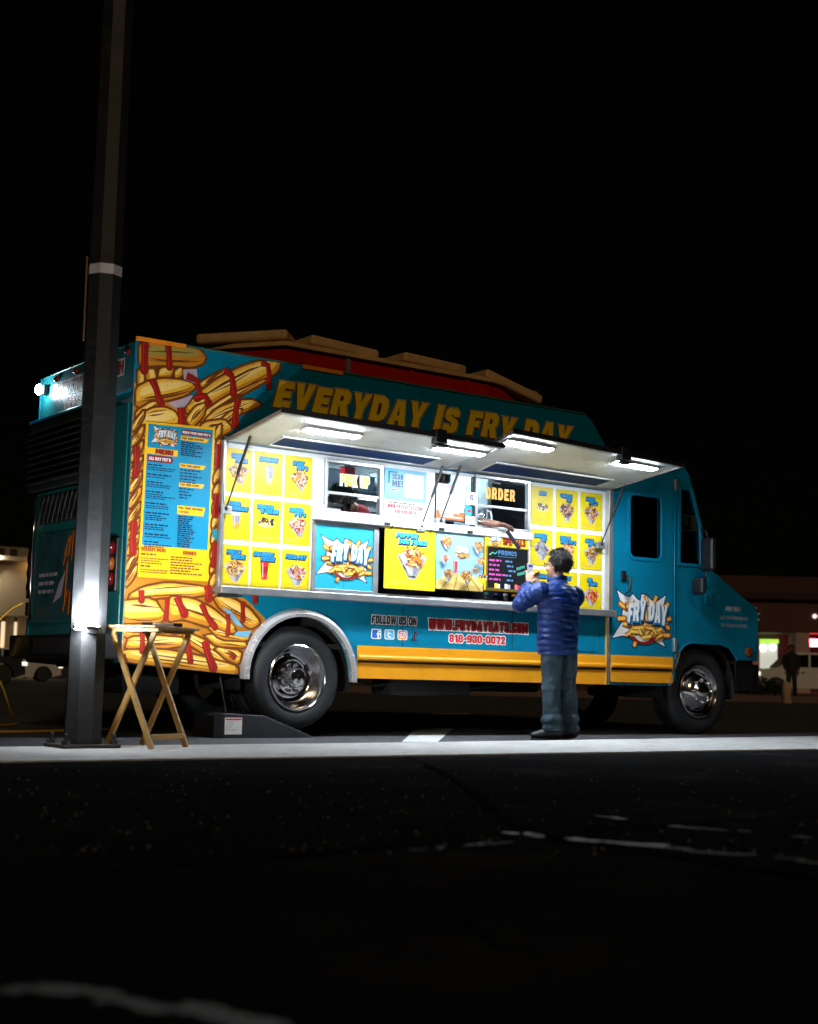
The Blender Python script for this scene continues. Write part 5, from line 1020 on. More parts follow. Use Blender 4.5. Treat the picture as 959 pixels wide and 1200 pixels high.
b = MB(); b.box(-.03, .0, 1.86, 1.93, 1.50, 1.72); b.box(-.03, .0, 1.86, 1.93, .93, 1.05); b.build_each('corner_plate', CHROME, truck, bevel=.006)
for y in (.13, .50, 1.13, 1.55):
    b = MB(); b.ball((.0, y, 2.965), (.03, .035, .03), 12, 8); b.build('marker_lamp', REDM, truck, smooth=True)
b = MB(); b.box(-.010, .003, .06, .46, .80, 2.55); b.build('rear_panel', TEAL_D, truck, bevel=.006)
b = MB(); b.box(-.012, .003, .04, 1.90, 2.605 + .03, 2.66); b.build('rear_drip_rail', TEAL, truck, bevel=.004)
p = Print((.0034, 0, 0), U=(0, -1, 0), V=(0, 0, 1), N=(-1, 0, 0), eps=.0004)
p.text('WWW.FRYDAYEATS.COM', -1.62, 2.80, .115, I_WHITE, w=1.42, sp=.6, off=.013, holes=False); p.text('WWW.FRYDAYEATS.COM', -1.62, 2.80, .115, I_DRED, w=1.42, sp=.6); p.build('lettering', truck); p = Print((.0034, 0, 0), U=(0, -1, 0), V=(0, 0, 1), N=(-1, 0, 0), eps=.0004)
p.text('818-930-0072', -1.36, 2.685, .085, I_WHITE, w=.92, off=.012, holes=False); p.text('818-930-0072', -1.36, 2.685, .085, I_RED, w=.92); p.build('lettering', truck)
b = MB(); b.box(-.05, .003, 1.72, 1.80, 2.86, 2.94); fl = b.build('flood_light', BLACK, truck, bevel=.01)
b = MB(); b.ball((-.075, 1.76, 2.895), (.03, .05, .045), 16, 10); b.build('flood_lens', led('flood_led', (.72, .90, 1.0), 170.0), fl)

# ---- under the rear overhang
b = MB(); x, z = S(257, 792, .2); b.tube([(x, .2, .47), (x + .06, .16, .14)], .010, 8); b.build('support_rod', DARKMET, truck)
b = MB(); b.prism([(.25, .30), (.75, .30), (.75, .58), (.25, .60)], .5, 1.4); b.build('tail_pipe_box', UNDER, truck)

# ================================================================== light pole with base plate and bolts
PB = Vector((-1.01, -1.68, 0.0))
GALV = mat('weathered_galvanised', (0.020, 0.021, 0.023), 0.6, 0.1, var=0.4, vscale=7, bump=0.12, bscale=25, dirt=(0.045, 0.045, 0.048), dirt_amt=0.7, dscale=9)
pole = thing('light_pole', 'tall dark galvanised light pole bolted to the sidewalk behind the truck', 'light pole', PB)
b = MB(); HP = 9.0; n = 8; rings = []
for k in range(13):
    z = HP * k / 12; r = .118 - .030 * z / HP; rings.append([(PB.x + r * math.cos(RAD(22.5 + 45 * j - 18)), PB.y + r * math.sin(RAD(22.5 + 45 * j - 18)), z + .02) for j in range(n)])
for k in range(13): b.v += rings[k]
for k in range(12):
    for j in range(n): b.f.append((k * n + j, k * n + (j + 1) % n, (k + 1) * n + (j + 1) % n, (k + 1) * n + j)); b.mi.append(0)
b.f.append(tuple(range(12 * n, 13 * n))); b.mi.append(0); b.build('shaft', GALV, pole)
b = MB(); b.box(PB.x - .19, PB.x + .19, PB.y - .15, PB.y + .15, .001, .024); bp_ = b.build('base_plate', mat('rusty_plate', (.06, .05, .045), .7, .4, var=.4, vscale=9), pole, bevel=.004)
for sx in (-1, 1):
    for sy in (-1, 1):
        b = MB(); c = (PB.x + sx * .155, PB.y + sy * .115); b.lathe([(.030, .024), (.030, .050)], (c[0], c[1], 0), 'Z', 6); b.lathe([(.014, .05), (.014, .085), (.008, .09)], (c[0], c[1], 0), 'Z', 10); b.build('anchor_bolt', DARKMET, pole)
def ring(name, z, h, M, d=.003):
    b = MB(); r = .118 - .030 * z / HP + d
    b.lathe([(r, 0), (r, h)], (PB.x, PB.y, z), 'Z', 24) if False else None
    vs = [(PB.x + r * math.cos(RAD(22.5 + 45 * j - 18)), PB.y + r * math.sin(RAD(22.5 + 45 * j - 18)), z + dz) for dz in (0, h) for j in range(8)]
    b.add(vs, [(j, (j + 1) % 8, 8 + (j + 1) % 8, 8 + j) for j in range(8)]); return b.build(name, M, pole)
ring('reflective_band', 2.98, .065, mat('pale_tape', (.72, .70, .78), .5, var=.25, vscale=20))
b = MB(); c = PB + CR * .105 + CF * .05; b.prism(rrect(-.05, .05, .24, .46, .045), 0, .02); b.v = [(PB.x + .095 + .03 * 0 + p[1] * 1.0 + .0, PB.y + .03 + p[0], p[2]) for p in b.v]; b.build('hand_hole_cover', GALV, pole, bevel=.005)
b = MB(); b.tube([(PB.x - .115, PB.y + .02, 2.55), (PB.x - .118, PB.y + .02, 3.1)], .006, 6); b.build('conduit', mat('rusty_conduit', (.22, .11, .05), .7), pole)
b = MB(); b.box(PB.x - .08, PB.x + .08, PB.y - .0, PB.y + 1.6, HP - .02, HP + .08); b.build('arm', GALV, pole, bevel=.01)
b = MB(); b.box(PB.x - .16, PB.x + .16, PB.y + 1.6, PB.y + 2.3, HP - .04, HP + .08); b.build('lamp_head', DARKMET, pole, bevel=.03)

# ---- small flat work lamp clamped to the pole
lw = PB + Vector((0, 0, .735)); rt = Vector((CR.x, CR.y, 0)).normalized(); fw = Vector((CF.x, CF.y, 0)).normalized()
lampc = lw + rt * .045 - fw * .19
lamp = thing('work_lamp', 'small flat black work lamp clamped to the light pole at table height', 'lamp', lampc)
def LM(o, zrot=0.0): return Matrix(((rt.x, fw.x, 0, o.x), (rt.y, fw.y, 0, o.y), (0, 0, 1, o.z), (0, 0, 0, 1)))
b = MB(); b.box(-.085, .075, -.045, .045, -.010, .006, LM(lampc)); b.build('lamp_plate', BLACK, lamp, bevel=.003)
b = MB(); b.box(-.01, .06, .01, .085, -.040, -.0105, LM(lampc)); b.build('clamp', BLACK, lamp, bevel=.004)
b = MB(); b.box(-.070, .060, -.032, .032, .0065, .0105, LM(lampc)); b.build('lamp_lens', led('work_led', (.86, .93, 1.0), 3600.0), lamp)
b = MB(); b.box(-.075, -.02, -.035, .035, -.0145, -.0105, LM(lampc)); b.build('added_under_glow', led('under_glow', (.86, .93, 1.0), 420.0), lamp)  # added glowing face under the plate, there to brighten the lower pole

# ================================================================== folding tray table
TC = Vector((-.585, -1.70, 0.0)); d1 = Vector((.516, -.856, 0)).normalized(); d2 = Vector((.856, .517, 0)).normalized()
WOOD = mat('pine_wood', (0.50, 0.29, 0.085), 0.5, var=0.25, vscale=5, bump=.08, bscale=40, dirt=(.28, .15, .04), dirt_amt=.5, dscale=12)
tab = thing('tray_table', 'folding wooden tray table with crossed legs beside the light pole', 'table', TC)
HT = .745
for s2 in (-1, 1):
    c = TC + d2 * (.20 * s2)
    for s1, o in ((-1, .011), (1, -.011)):
        b = MB(); a0 = c + d1 * (.175 * s1) + d2 * o + Vector((0, 0, .0)); a1 = c - d1 * (.150 * s1) + d2 * o + Vector((0, 0, HT - .022))
        b.bar(a0, a1, .022, .036, d1); b.build('leg', WOOD, tab, bevel=.004)
    b = MB(); b.bar(c - d1 * .19 + Vector((0, 0, HT - .012)), c + d1 * .19 + Vector((0, 0, HT - .012)), .03, .022); b.build('top_rail', WOOD, tab, bevel=.003)
b = MB(); b.bar(TC - d2 * .19 + d1 * .150 + Vector((0, 0, .07)), TC + d2 * .19 + d1 * .150 + Vector((0, 0, .07)), .014, .034); b.build('stretcher', WOOD, tab, bevel=.003)
for i in range(5):
    b = MB(); o = -.19 + i * .0785; M = Matrix(((d2.x, d1.x, 0, TC.x), (d2.y, d1.y, 0, TC.y), (0, 0, 1, HT), (0, 0, 0, 1)))
    b.box(-.265, .265, o, o + .0765, .0, .016, M); b.build('slat', WOOD, tab, bevel=.004)
bar = thing('light_bar', 'small light bar lying on the tray table shining at the fries mural', 'lamp', TC + Vector((0, 0, HT + .017)))
LBc = TC + d2 * .12 + Vector((0, 0, HT + .0165)); LBm = Matrix(((1, 0, 0, LBc.x), (0, 1, 0, LBc.y), (0, 0, 1, LBc.z), (0, 0, 0, 1))) @ Matrix.Rotation(RAD(-22), 4, 'Z')
b = MB(); b.box(-.13, .13, -.03, .02, .0, .030, LBm); b.build('housing', BLACK, bar, bevel=.004)
b = MB(); b.box(-.06, .07, -.0315, -.0302, .004, .026, LBm); b.build('back_label', I_WHITE, bar)
b = MB(); b.box(-.115, .115, .0205, .024, .005, .028, LBm); b.build('lens', led('bar_led', (.95, .95, .93), 4200.0), bar)

# ================================================================== levelling ramp
rampo = thing('leveling_ramp', 'black plastic levelling ramp under the rear wheel of the truck', 'wheel ramp', (1.2, .15, STREET_Z))
b = MB(); b.prism([(.78, STREET_Z), (1.72, STREET_Z), (1.235, .148), (.86, .165), (.80, .150)], -.06, .30); b.build('wedge', mat('ramp_plastic', (.022, .023, .027), .5, var=.25, vscale=6, bump=.1, bscale=40), rampo, bevel=.008)
b = MB()
for i in range(7):
    x = 1.27 + i * .06; z = .148 - .178 * (x - 1.235) / .485; b.box(x, x + .02, -.05, .29, z - .02, z + .006)
b.build('grip_rib', BLACK, rampo)
b = MB(); b.box(.775, .86, -.068, -.0605, STREET_Z, .16); b.build('end_rib', BLACK, rampo)
p = Print((0, -.0612, 0)); x0, z0 = S(263, 862, -.06); x1, z1 = S(284, 841, -.06); z0 = max(z0, .0)
p.rect(x0, x1, z0, z1, I_WHITE); p.rect(x0 + .005, x1 - .005, z1 - .02, z1 - .008, I_RED); p.lines(x0 + .01, z1 - .035, .10, .006, I_GREY, 5, .016, rnd=random.Random(1)); p.build('label_sticker', rampo)

# ================================================================== yellow extension cord from the rear bumper
CORD = mat('yellow_cord', (.62, .36, .03), .5, var=.1)
cy = 1.95
pts = [(-.06, 1.90, 1.04), (-.16, 1.92, .98), (-.28, 2.0, .80), (-.24, 2.1, .55), (-.05, 2.3, .30), (.15, 2.6, .08)] + [(.30, 2.9, STREET_Z + .012), (.1, 2.4, STREET_Z + .012), (-.6, 1.6, STREET_Z + .012), (-.9, 1.15, STREET_Z + .012), (-.4, .95, STREET_Z + .012), (.3, 1.25, STREET_Z + .012), (.7, 1.6, STREET_Z + .012)]
def catmull(P, n=8):
    P = [Vector(p) for p in P]; o = []
    for i in range(len(P) - 1):
        a, b_, c, d = P[max(0, i - 1)], P[i], P[i + 1], P[min(len(P) - 1, i + 2)]
        for k in range(n):
            t = k / n; o.append(.5 * ((2 * b_) + (c - a) * t + (2 * a - 5 * b_ + 4 * c - d) * t * t + (3 * b_ - a - 3 * c + d) * t ** 3))
    return o + [P[-1]]
b = MB(); b.tube(catmull(pts), .011, 8); tag(b.build('extension_cord', CORD, smooth=True), 'yellow extension cord hanging from the truck rear down to the street', 'cord')

# ================================================================== things on the serving counter
CLEAR = glass_mat('clear_plastic', (.86, .92, .92), .12)
pit = thing('pitcher', 'clear plastic tip pitcher with a handle in the order window', 'pitcher', (3.50, .05, 1.838))
b = MB(); b.lathe([(.052, .002), (.055, .01), (.060, .10), (.066, .19), (.064, .19), (.058, .10), (.052, .012)], (3.50, .06, 1.838), 'Z', 28); b.build('jug', CLEAR, pit, smooth=True)
b = MB(); b.tube(catmull([(3.562, .05, 2.01), (3.61, .04, 2.0), (3.625, .04, 1.94), (3.60, .045, 1.88), (3.556, .05, 1.87)], 5), .008, 8); b.build('handle', mat('clear_handle', (.6, .65, .66), .15), pit, smooth=True)
b = MB(); rb = random.Random(8)
for i in range(7):
    c = Vector((3.50 + rb.uniform(-.02, .02), .06 + rb.uniform(-.02, .02), 1.86 + i * .008)); a = rb.uniform(0, 3); q = []
    for k in range(5):
        t = (k - 2) / 2; q += [c + Vector((math.cos(a) * t * .04 - math.sin(a) * .015, math.sin(a) * t * .04 + math.cos(a) * .015, .012 * math.sin(k * 2.1 + i))), c + Vector((math.cos(a) * t * .04 + math.sin(a) * .015, math.sin(a) * t * .04 - math.cos(a) * .015, .012 * math.cos(k * 1.7 + i) + .01))]
    b.add(q, [(2 * k, 2 * k + 1, 2 * k + 3, 2 * k + 2) for k in range(4)])
tag(b.build('banknotes', mat('banknote', (.30, .38, .26), .7, var=.3, vscale=40)), 'crumpled green banknotes lying inside the clear pitcher', 'money')
bn = thing('food_bin', 'pale plastic bin inside the pick up window', 'bin', (1.93, .22, 1.735))
b = MB(); b.prism([(1.83, 1.735), (2.05, 1.735), (2.07, 1.92), (1.81, 1.92)], .16, .34, [] ); b.build('tub', mat('bin_plastic', (.62, .66, .64), .4, var=.05), bn, bevel=.02)
b = MB(); b.box(1.80, 2.08, .15, .35, 1.921, 1.945); b.build('lid', mat('bin_lid', (.50, .56, .56), .4), bn, bevel=.006)
for i, (x, M, lab) in enumerate(((3.60, mat('jar_teal', (.02, .25, .30), .3), 'teal capped jar in the dark recess under the posters'), (3.72, mat('jar_blue', (.03, .10, .4), .3), 'blue capped jar in the dark recess under the chalkboard'), (3.83, I_WHITE, 'white capped jar in the dark recess under the chalkboard'), (3.93, I_ORANGE, 'orange capped jar at the end of the dark recess'))):
    t = thing('jar', lab, 'jar', (x, .07, 1.19)); b = MB(); b.lathe([(.025, 0), (.027, .01), (.027, .05), (.018, .056)], (x, .07, 1.19), 'Z', 16); b.build('body', CLEAR if i % 2 else mat('jar_dark', (.03, .03, .035), .3), t, smooth='auto')
    b = MB(); b.lathe([(.021, .0565), (.021, .075), (.016, .078)], (x, .07, 1.19), 'Z', 16); b.build('cap', M, t, smooth='auto')

# ================================================================== people
SKIN = mat('skin', (.42, .22, .14), .5, var=.1, vscale=12); SKIN_D = mat('brown_skin', (.17, .075, .05), .5, var=.15, vscale=12)
HAIR = mat('black_hair', (.010, .008, .008), .62, var=.3, vscale=40, bump=.6, bscale=120, spec=.2)
def remesh(o, vox, sm=4):
    r = o.modifiers.new('remesh', 'REMESH'); r.mode = 'VOXEL'; r.voxel_size = vox; r.use_smooth_shade = True
    if sm: s = o.modifiers.new('smooth', 'SMOOTH'); s.factor = .5; s.iterations = sm
    return o
def V(*a): return Vector(a)
def add_hand(b, wrist, fwd, thumb_side, curl=.5, spread=.0, k=1.0, thumb_in=.6):
    """palm, four jointed fingers and a thumb; palm faces f x s"""
    f = Vector(fwd).normalized(); s = Vector(thumb_side); s = (s - f * s.dot(f)).normalized(); nrm = f.cross(s).normalized()
    w = Vector(wrist)
    b.tube([w - f * .03 * k, w + f * .01 * k, w + f * .05 * k, w + f * .09 * k], [(.024 * k, .018 * k), (.030 * k, .016 * k), (.040 * k, .015 * k), (.040 * k, .012 * k)], 12, ref=s)
    for i, (o, L) in enumerate(((.030, .072), (.010, .080), (-.010, .075), (-.030, .058))):
        p0 = w + f * .082 * k + s * o * k; pts = [p0 - f * .02 * k, p0]; d = (f + s * (o * spread * 8)).normalized(); a = 0
        for j, q in enumerate((.45, .32, .25)):
            a += curl * (.6, 1.0, .8)[j]; dd = d * math.cos(a) + nrm * math.sin(a); pts.append(pts[-1] + dd * L * q * k)
        b.tube(pts, [.0092 * k, .0092 * k, .0085 * k, .008 * k, .0068 * k], 8)
    p0 = w + f * .025 * k + s * .030 * k
    b.tube([w + f * .01 * k + s * .012 * k, p0, p0 + (f * .6 + s * .7 + nrm * .3).normalized() * .036 * k, p0 + (f * .6 + s * .7 + nrm * .3).normalized() * .036 * k + (f * .9 + s * (.3 - thumb_in * .4) + nrm * thumb_in).normalized() * .032 * k], [.014 * k, .0125 * k, .0105 * k, .008 * k], 8)
def head_mesh(b, M, k=1.0):
    """head facing local +Y, origin at its centre; chin at -.115"""
    def T(p): return M @ (Vector(p) * k)
    def ball(c, r):
        q = MB(); q.ball(c, r, 20, 14); b.add([T(p) for p in q.v], q.f)
    ball((0, -.012, .030), (.077, .098, .088)); ball((0, .020, -.030), (.064, .072, .080)); ball((0, .040, -.082), (.040, .045, .034)); ball((0, .052, .045), (.058, .040, .045))
    for s in (-1, 1):
        ball((s * .079, -.004, -.012), (.011, .022, .034)); ball((s * .036, .066, -.030), (.026, .022, .026)); ball((s * .030, .080, .016), (.022, .016, .008))
    q = MB(); q.tube([(0, .085, .010), (0, .098, -.012), (0, .108, -.034), (0, .092, -.044)], [.010, .012, .015, .012], 10); b.add([T(p) for p in q.v], q.f)
    q = MB(); q.tube([(-.024, .084, -.066), (0, .092, -.066), (.024, .084, -.066)], [.004, .009, .004], 8); b.add([T(p) for p in q.v], q.f)
def hair_cap(M, k=1.0, seed=1, top=1.0, thick=.014):
    """short thick hair over skull and nape with clumps along the flow"""
    b = MB(); rn = random.Random(seed); q = MB(); q.ball((0, -.016, .036), (.077 + thick, .100 + thick, .088 + thick * 1.3), 48, 32); keep = {}; 
    for i, p in enumerate(q.v):
        v = Vector(p); face = v.y > .045 - max(0, (v.z - .055)) * .6 and v.z < .085
        low = v.z < -.045 + (0 if v.y < -.02 else .02 + (v.y + .02) * .9)
        if not face and not low:
            nz = noise.noise(Vector((v.x * 40, v.y * 40, v.z * 14 + seed))) * .010 + noise.noise(v * 90) * .004
            d = (v - Vector((0, -.016, .036))).normalized(); keep[i] = v + d * nz
    idx = {i: j for j, i in enumerate(keep)}; b.add([M @ (keep[i] * k) for i in keep], [tuple(idx[i] for i in f) for f in q.f if all(i in idx for i in f)])
    pts = list(keep.values())
    for i in range(420):
        v = rn.choice(pts); d = (v - Vector((0, -.016, .03))).normalized(); t = (Vector((rn.uniform(-.5, .5), -.4 if v.z > .06 else .0, -.9)) - d * 0).normalized(); t = (t - d * t.dot(d)).normalized()
        e = v + d * rn.uniform(.004, .014) * top + t * rn.uniform(.015, .035); sd = d.cross(t) * rn.uniform(.003, .006)
        b.add([M @ (x * k) for x in (v - sd, v + sd, v + d * .007 + t * .012, e)], [(0, 1, 2), (0, 2, 3), (1, 3, 2)])
    return b
def baffle(b, pts, radii, n, per, amp, steps, ref=None, seed=0):
    """quilted tube: radius swells between stitched rows"""
    P = [Vector(p) for p in pts]; L = [0]
    for i in range(1, len(P)): L.append(L[-1] + (P[i] - P[i - 1]).length)
    Q = []; R_ = []
    for k in range(steps + 1):
        s = L[-1] * k / steps; i = 0
        while i < len(L) - 2 and s > L[i + 1]: i += 1
        t = (s - L[i]) / max(1e-6, L[i + 1] - L[i]); t2 = t * t * (3 - 2 * t)
        q = P[i].lerp(P[i + 1], t); ra, rb_ = radii[i], radii[i + 1]
        ra = ra if isinstance(ra, tuple) else (ra, ra); rb_ = rb_ if isinstance(rb_, tuple) else (rb_, rb_)
        w = amp * abs(math.sin(math.pi * s / per)) ** .6 - amp * .5
        Q.append(q); R_.append((ra[0] + (rb_[0] - ra[0]) * t2 + w, ra[1] + (rb_[1] - ra[1]) * t2 + w))
    j = MB(); j.tube(Q, R_, n, ref=ref)
    v2 = []
    for v in j.v:
        v = Vector(v); d = noise.noise_vector(Vector((v.x * 8 + v.z * 5, v.y * 8, v.z * 14 + v.x * 7)) + Vector((seed, 0, 0))) * .010 + noise.noise_vector(Vector((v.x * 18, v.y * 18, v.z * 45))) * .005; v2.append(v + d)
    b.add(v2, j.f)
def wrinkle(q, b, amp, sx, sz, seed):
    o = []
    for v in q.v:
        v = Vector(v); d = noise.noise(Vector((v.x * sx, v.y * sx, v.z * sz + seed))) * amp; a = math.atan2(v.y, v.x); o.append(v + Vector((noise.noise(v * 7) * amp + d * .8, d, 0)))
    b.add(o, q.f)

# ---- the customer in the blue puffer jacket
g0 = V(3.62, -.88, STREET_Z)
cust = thing('person', 'person in blue quilted jacket and jeans photographing the menu with a phone', 'person', g0)
shL, shR = V(3.425, -.865, 1.235), V(3.825, -.885, 1.215); elL, elR = V(3.345, -.70, 1.115), V(3.93, -.66, 1.06); wrL, wrR = V(3.60, -.525, 1.315), V(3.735, -.515, 1.290)
hips = V(3.635, -.885, .80)
HM = Matrix.Translation((3.640, -.855, 1.462)) @ Matrix.Rotation(RAD(16), 4, 'Z') @ Matrix.Rotation(RAD(4), 4, 'X')
b = MB(); head_mesh(b, HM, 1.0)
b.tube([(3.637, -.872, 1.15), (3.637, -.872, 1.30), (3.638, -.862, 1.37), (3.64, -.850, 1.42)], [.07, .058, .052, .05], 16)
b.tube([(3.637, -.88, .75), (3.637, -.88, 1.0), (3.637, -.875, 1.2), (3.637, -.872, 1.28)], [(.12, .08), (.11, .08), (.14, .08), (.08, .06)], 16, ref=(1, 0, 0))
for sh, el, wr in ((shL, elL, wrL), (shR, elR, wrR)): b.tube([V(3.637, -.872, 1.22), sh, el, wr, wr + (wr - el).normalized() * .02], [.05, .045, .034, .026, .024], 12)
add_hand(b, wrL + V(.012, .012, .012), (.22, .18, .95), (.9, -.25, 0), .55, .05, .98, .7); add_hand(b, wrR + V(-.01, .01, .01), (-.16, .18, .96), (-.9, -.25, 0), .55, .05, .98, .7)
FEET = ((V(3.555, -.875, 0), V(3.535, -.93, 0), RAD(52)), (V(3.735, -.885, 0), V(3.755, -.90, 0), RAD(4)))
for hp, (kn, an, yaw) in zip((V(3.565, -.885, .80), V(3.715, -.885, .80)), FEET):
    b.tube([hp, V(kn.x, kn.y + .01, .42), V(an.x, an.y, .06)], [.07, .05, .035], 12)
remesh(b.build('body', SKIN, cust), .0055, 3)
JK = mat('blue_puffer', (.002, .022, .13), .42, var=.25, vscale=12, bump=.6, bscale=35, spec=.3)
b = MB(); tor = [(3.622, -.880, .715), (3.622, -.882, .80), (3.624, -.884, .95), (3.628, -.882, 1.06), (3.632, -.880, 1.16), (3.630, -.876, 1.225), (3.632, -.870, 1.275), (3.636, -.864, 1.305)]
baffle(b, tor, [(.182, .142), (.190, .150), (.190, .147), (.198, .142), (.212, .134), (.208, .122), (.162, .102), (.098, .088)], 48, .052, .011, 130, ref=(1, 0, 0))
baffle(b, [(3.636, -.866, 1.285), (3.638, -.858, 1.325), (3.640, -.852, 1.365)], [(.098, .094), (.086, .088), (.084, .086)], 28, .04, .008, 16, ref=(1, 0, 0))
for sh, el, wr in ((shL, elL, wrL), (shR, elR, wrR)):
    mid = sh.lerp(el, .5); mid2 = el.lerp(wr, .5); c = V(3.63, -.876, 1.20).lerp(sh, .55)
    baffle(b, [c, sh, mid, el, mid2, wr], [(.070, .070), (.084, .082), (.076, .076), (.066, .066), (.058, .058), (.042, .042)], 28, .052, .010, 110, seed=3)
remesh(b.build('jacket', JK, cust), .006, 3)
b = MB(); q = MB(); q.tube([(3.622, -.881, .700), (3.622, -.881, .735)], [(.182, .143), (.184, .145)], 40, ref=(1, 0, 0)); b.add(q.v, q.f); b.build('jacket_hem', mat('blue_hem', (.012, .04, .22), .4), cust, smooth='auto')
JN = mat('grey_teal_jeans', (.020, .050, .074), .8, var=.35, vscale=14, bump=.5, bscale=60, dirt=(.05, .095, .12), dirt_amt=.5, dscale=6)
b = MB()
q = MB(); q.tube([(3.637, -.885, .84), (3.637, -.885, .78), (3.637, -.885, .70)], [(.170, .125), (.178, .130), (.165, .12)], 32, ref=(1, 0, 0)); wrinkle(q, b, .01, 20, 10, 1)
for i, (hp, (kn, an, yaw)) in enumerate(zip((V(3.555, -.885, .76), V(3.725, -.885, .76)), FEET)):
    pts = []; rr = []
    for k in range(40):
        t = k / 39; z = .76 - t * (.76 - .045); x = hp.x + (an.x - hp.x) * t; y = hp.y + (an.y - hp.y) * t + .012 * math.sin(t * 3.14)
        fold = (.008 * math.sin(z * 48) + .010 * math.sin(z * 95 + i)) * (max(0, (t - .60)) * 1.9 + (.25 if .35 < t < .55 else 0))
        pts.append((x + .004 * math.sin(z * 22 + i * 2), y, z)); base = .096 - .022 * min(1, t * 1.3) + (.014 if t > .8 else 0); rr.append((base + fold, base * 1.06 + fold))
    q = MB(); q.tube(pts, rr, 40, ref=(1, 0, 0)); wrinkle(q, b, .020, 16, 13, i * 5)
remesh(b.build('trousers', JN, cust), .0075, 2)
SHOE = mat('dark_boot', (.018, .024, .030), .45, var=.3, vscale=15)
for (kn, an, yaw) in FEET:
    M = Matrix.Translation((an.x, an.y, STREET_Z)) @ Matrix.Rotation(yaw, 4, 'Z')
    q = MB(); prof = [(-.085, .030, .036), (-.06, .040, .050), (0, .042, .060), (.06, .044, .046), (.12, .046, .034), (.165, .040, .028), (.185, .020, .016)]
    q.tube([M @ V(0, y, .022 + h) for y, w, h in prof], [(h, w) for y, w, h in prof], 16, ref=(0, 0, 1)); q.tube([M @ V(0, -.02, .05), M @ V(0, -.025, .15)], [.050, .052], 16)
    o = q.build('boot', SHOE, cust); remesh(o, .008, 3)
    q = MB(); q.prism([(x, y) for x, y in [(-.040, -.10), (.040, -.10), (.050, .0), (.052, .12), (.036, .185), (-.034, .185), (-.050, .12), (-.046, 0)]], 0, .022, ax='Z'); q.v = [tuple(M @ Vector(v)) for v in q.v]; q.build('sole', BLACK, o, bevel=.004)
hair_cap(HM, 1.0, 3, 1.3, .020).build('hair', HAIR, cust)
b = MB()
for s in (-1, 1): 
    b.tube([HM @ V(s * .012, .108, .004), HM @ V(s * .030, .112, .022), HM @ V(s * .056, .104, .020), HM @ V(s * .062, .098, -.006), HM @ V(s * .040, .108, -.018), HM @ V(s * .014, .110, -.008), HM @ V(s * .012, .108, .004)], .0028, 6)
    b.tube([HM @ V(s * .060, .100, .012), HM @ V(s * .078, .06, .012), HM @ V(s * .084, -.005, .012), HM @ V(s * .082, -.022, -.010)], .0026, 6)
b.tube([HM @ V(-.012, .109, .006), HM @ V(0, .113, .010), HM @ V(.012, .109, .006)], .0028, 6); b.build('glasses', BLACK, cust)
ph = thing('phone', 'phone with a lit screen held up by the person in the blue jacket', 'phone', (3.645, -.490, 1.42))
PM = Matrix.Translation((3.645, -.490, 1.425)) @ Matrix.Rotation(RAD(10), 4, 'Z') @ Matrix.Rotation(RAD(-6), 4, 'X')
b = MB(); b.box(-.040, .040, -.0045, .0045, -.080, .080, PM); b.build('case', mat('phone_case', (.30, .22, .28), .35), ph, bevel=.003)
b = MB(); b.box(-.0365, .0365, -.0058, -.0047, -.076, .076, PM); b.build('screen', mat('phone_screen', (.05, .05, .05), .2, emit=(.8, .75, .85), estr=.7), ph)
b = MB(); b.box(-.030, .020, -.0066, -.006, -.050, -.01, PM); b.box(-.03, .03, -.0066, -.006, .045, .07, PM); b.build_each('screen_picture', mat('screen_picture', (.03, .03, .05), .2, emit=(.05, .12, .6), estr=.6), ph)

# ---- the worker at the order window, arm out over the ledge
wk = thing('person', 'person in dark clothes inside the order window reaching out a bare arm', 'person', (3.40, .45, .74))
eW, wW = V(3.40, .16, 1.93), V(3.60, -.075, 1.882)
HM2 = Matrix.Translation((3.36, .46, 2.34)) @ Matrix.Rotation(RAD(160), 4, 'Z')
b = MB(); head_mesh(b, HM2); b.tube([(3.36, .52, 2.02), (3.36, .50, 2.18), (3.36, .48, 2.26)], [.07, .055, .05], 14)
b.tube([(3.36, .55, 1.55), (3.36, .54, 1.9), (3.36, .52, 2.10)], [(.13, .09), (.14, .09), (.10, .07)], 14, ref=(1, 0, 0))
b.tube([V(3.36, .52, 2.08), V(3.50, .44, 2.08), eW, eW.lerp(wW, .45), wW, wW + V(.02, -.01, 0)], [.06, .055, .043, .040, .029, .026], 14); b.tube([(3.36, .52, 2.08), (3.20, .50, 2.06), (3.16, .42, 1.85), (3.2, .32, 1.76)], [.06, .05, .04, .03], 12)
add_hand(b, wW + V(.02, -.008, .002), (.90, -.18, -.18), (.1, -.95, .1), .42, .06, 1.0, .5)
b.tube([(3.30, .55, 1.6), (3.30, .55, 1.15), (3.30, .55, .78)], [.07, .05, .04], 10); b.tube([(3.42, .55, 1.6), (3.42, .55, 1.15), (3.42, .55, .78)], [.07, .05, .04], 10)
remesh(b.build('body', SKIN_D, wk), .0055, 3)
BLKC = mat('black_cloth', (.012, .012, .014), .85, var=.3, vscale=15)
b = MB(); b.tube([(3.36, .56, 1.45), (3.36, .55, 1.6), (3.36, .54, 1.95), (3.36, .53, 2.10), (3.36, .52, 2.16)], [(.18, .12), (.175, .12), (.20, .12), (.17, .10), (.08, .07)], 20, ref=(1, 0, 0)); b.tube([(3.40, .51, 2.08), (3.50, .44, 2.08), V(3.50, .44, 2.08).lerp(eW, .7)], [.085, .075, .062], 16); b.tube([(3.32, .51, 2.08), (3.20, .50, 2.06), (3.17, .44, 1.92)], [.085, .075, .06], 16); remesh(b.build('shirt', BLKC, wk), .012)
b = MB()
for x in (3.29, 3.43): b.tube([(x, .55, 1.5), (x, .55, 1.15), (x, .55, .76)], [.095, .075, .06], 14)
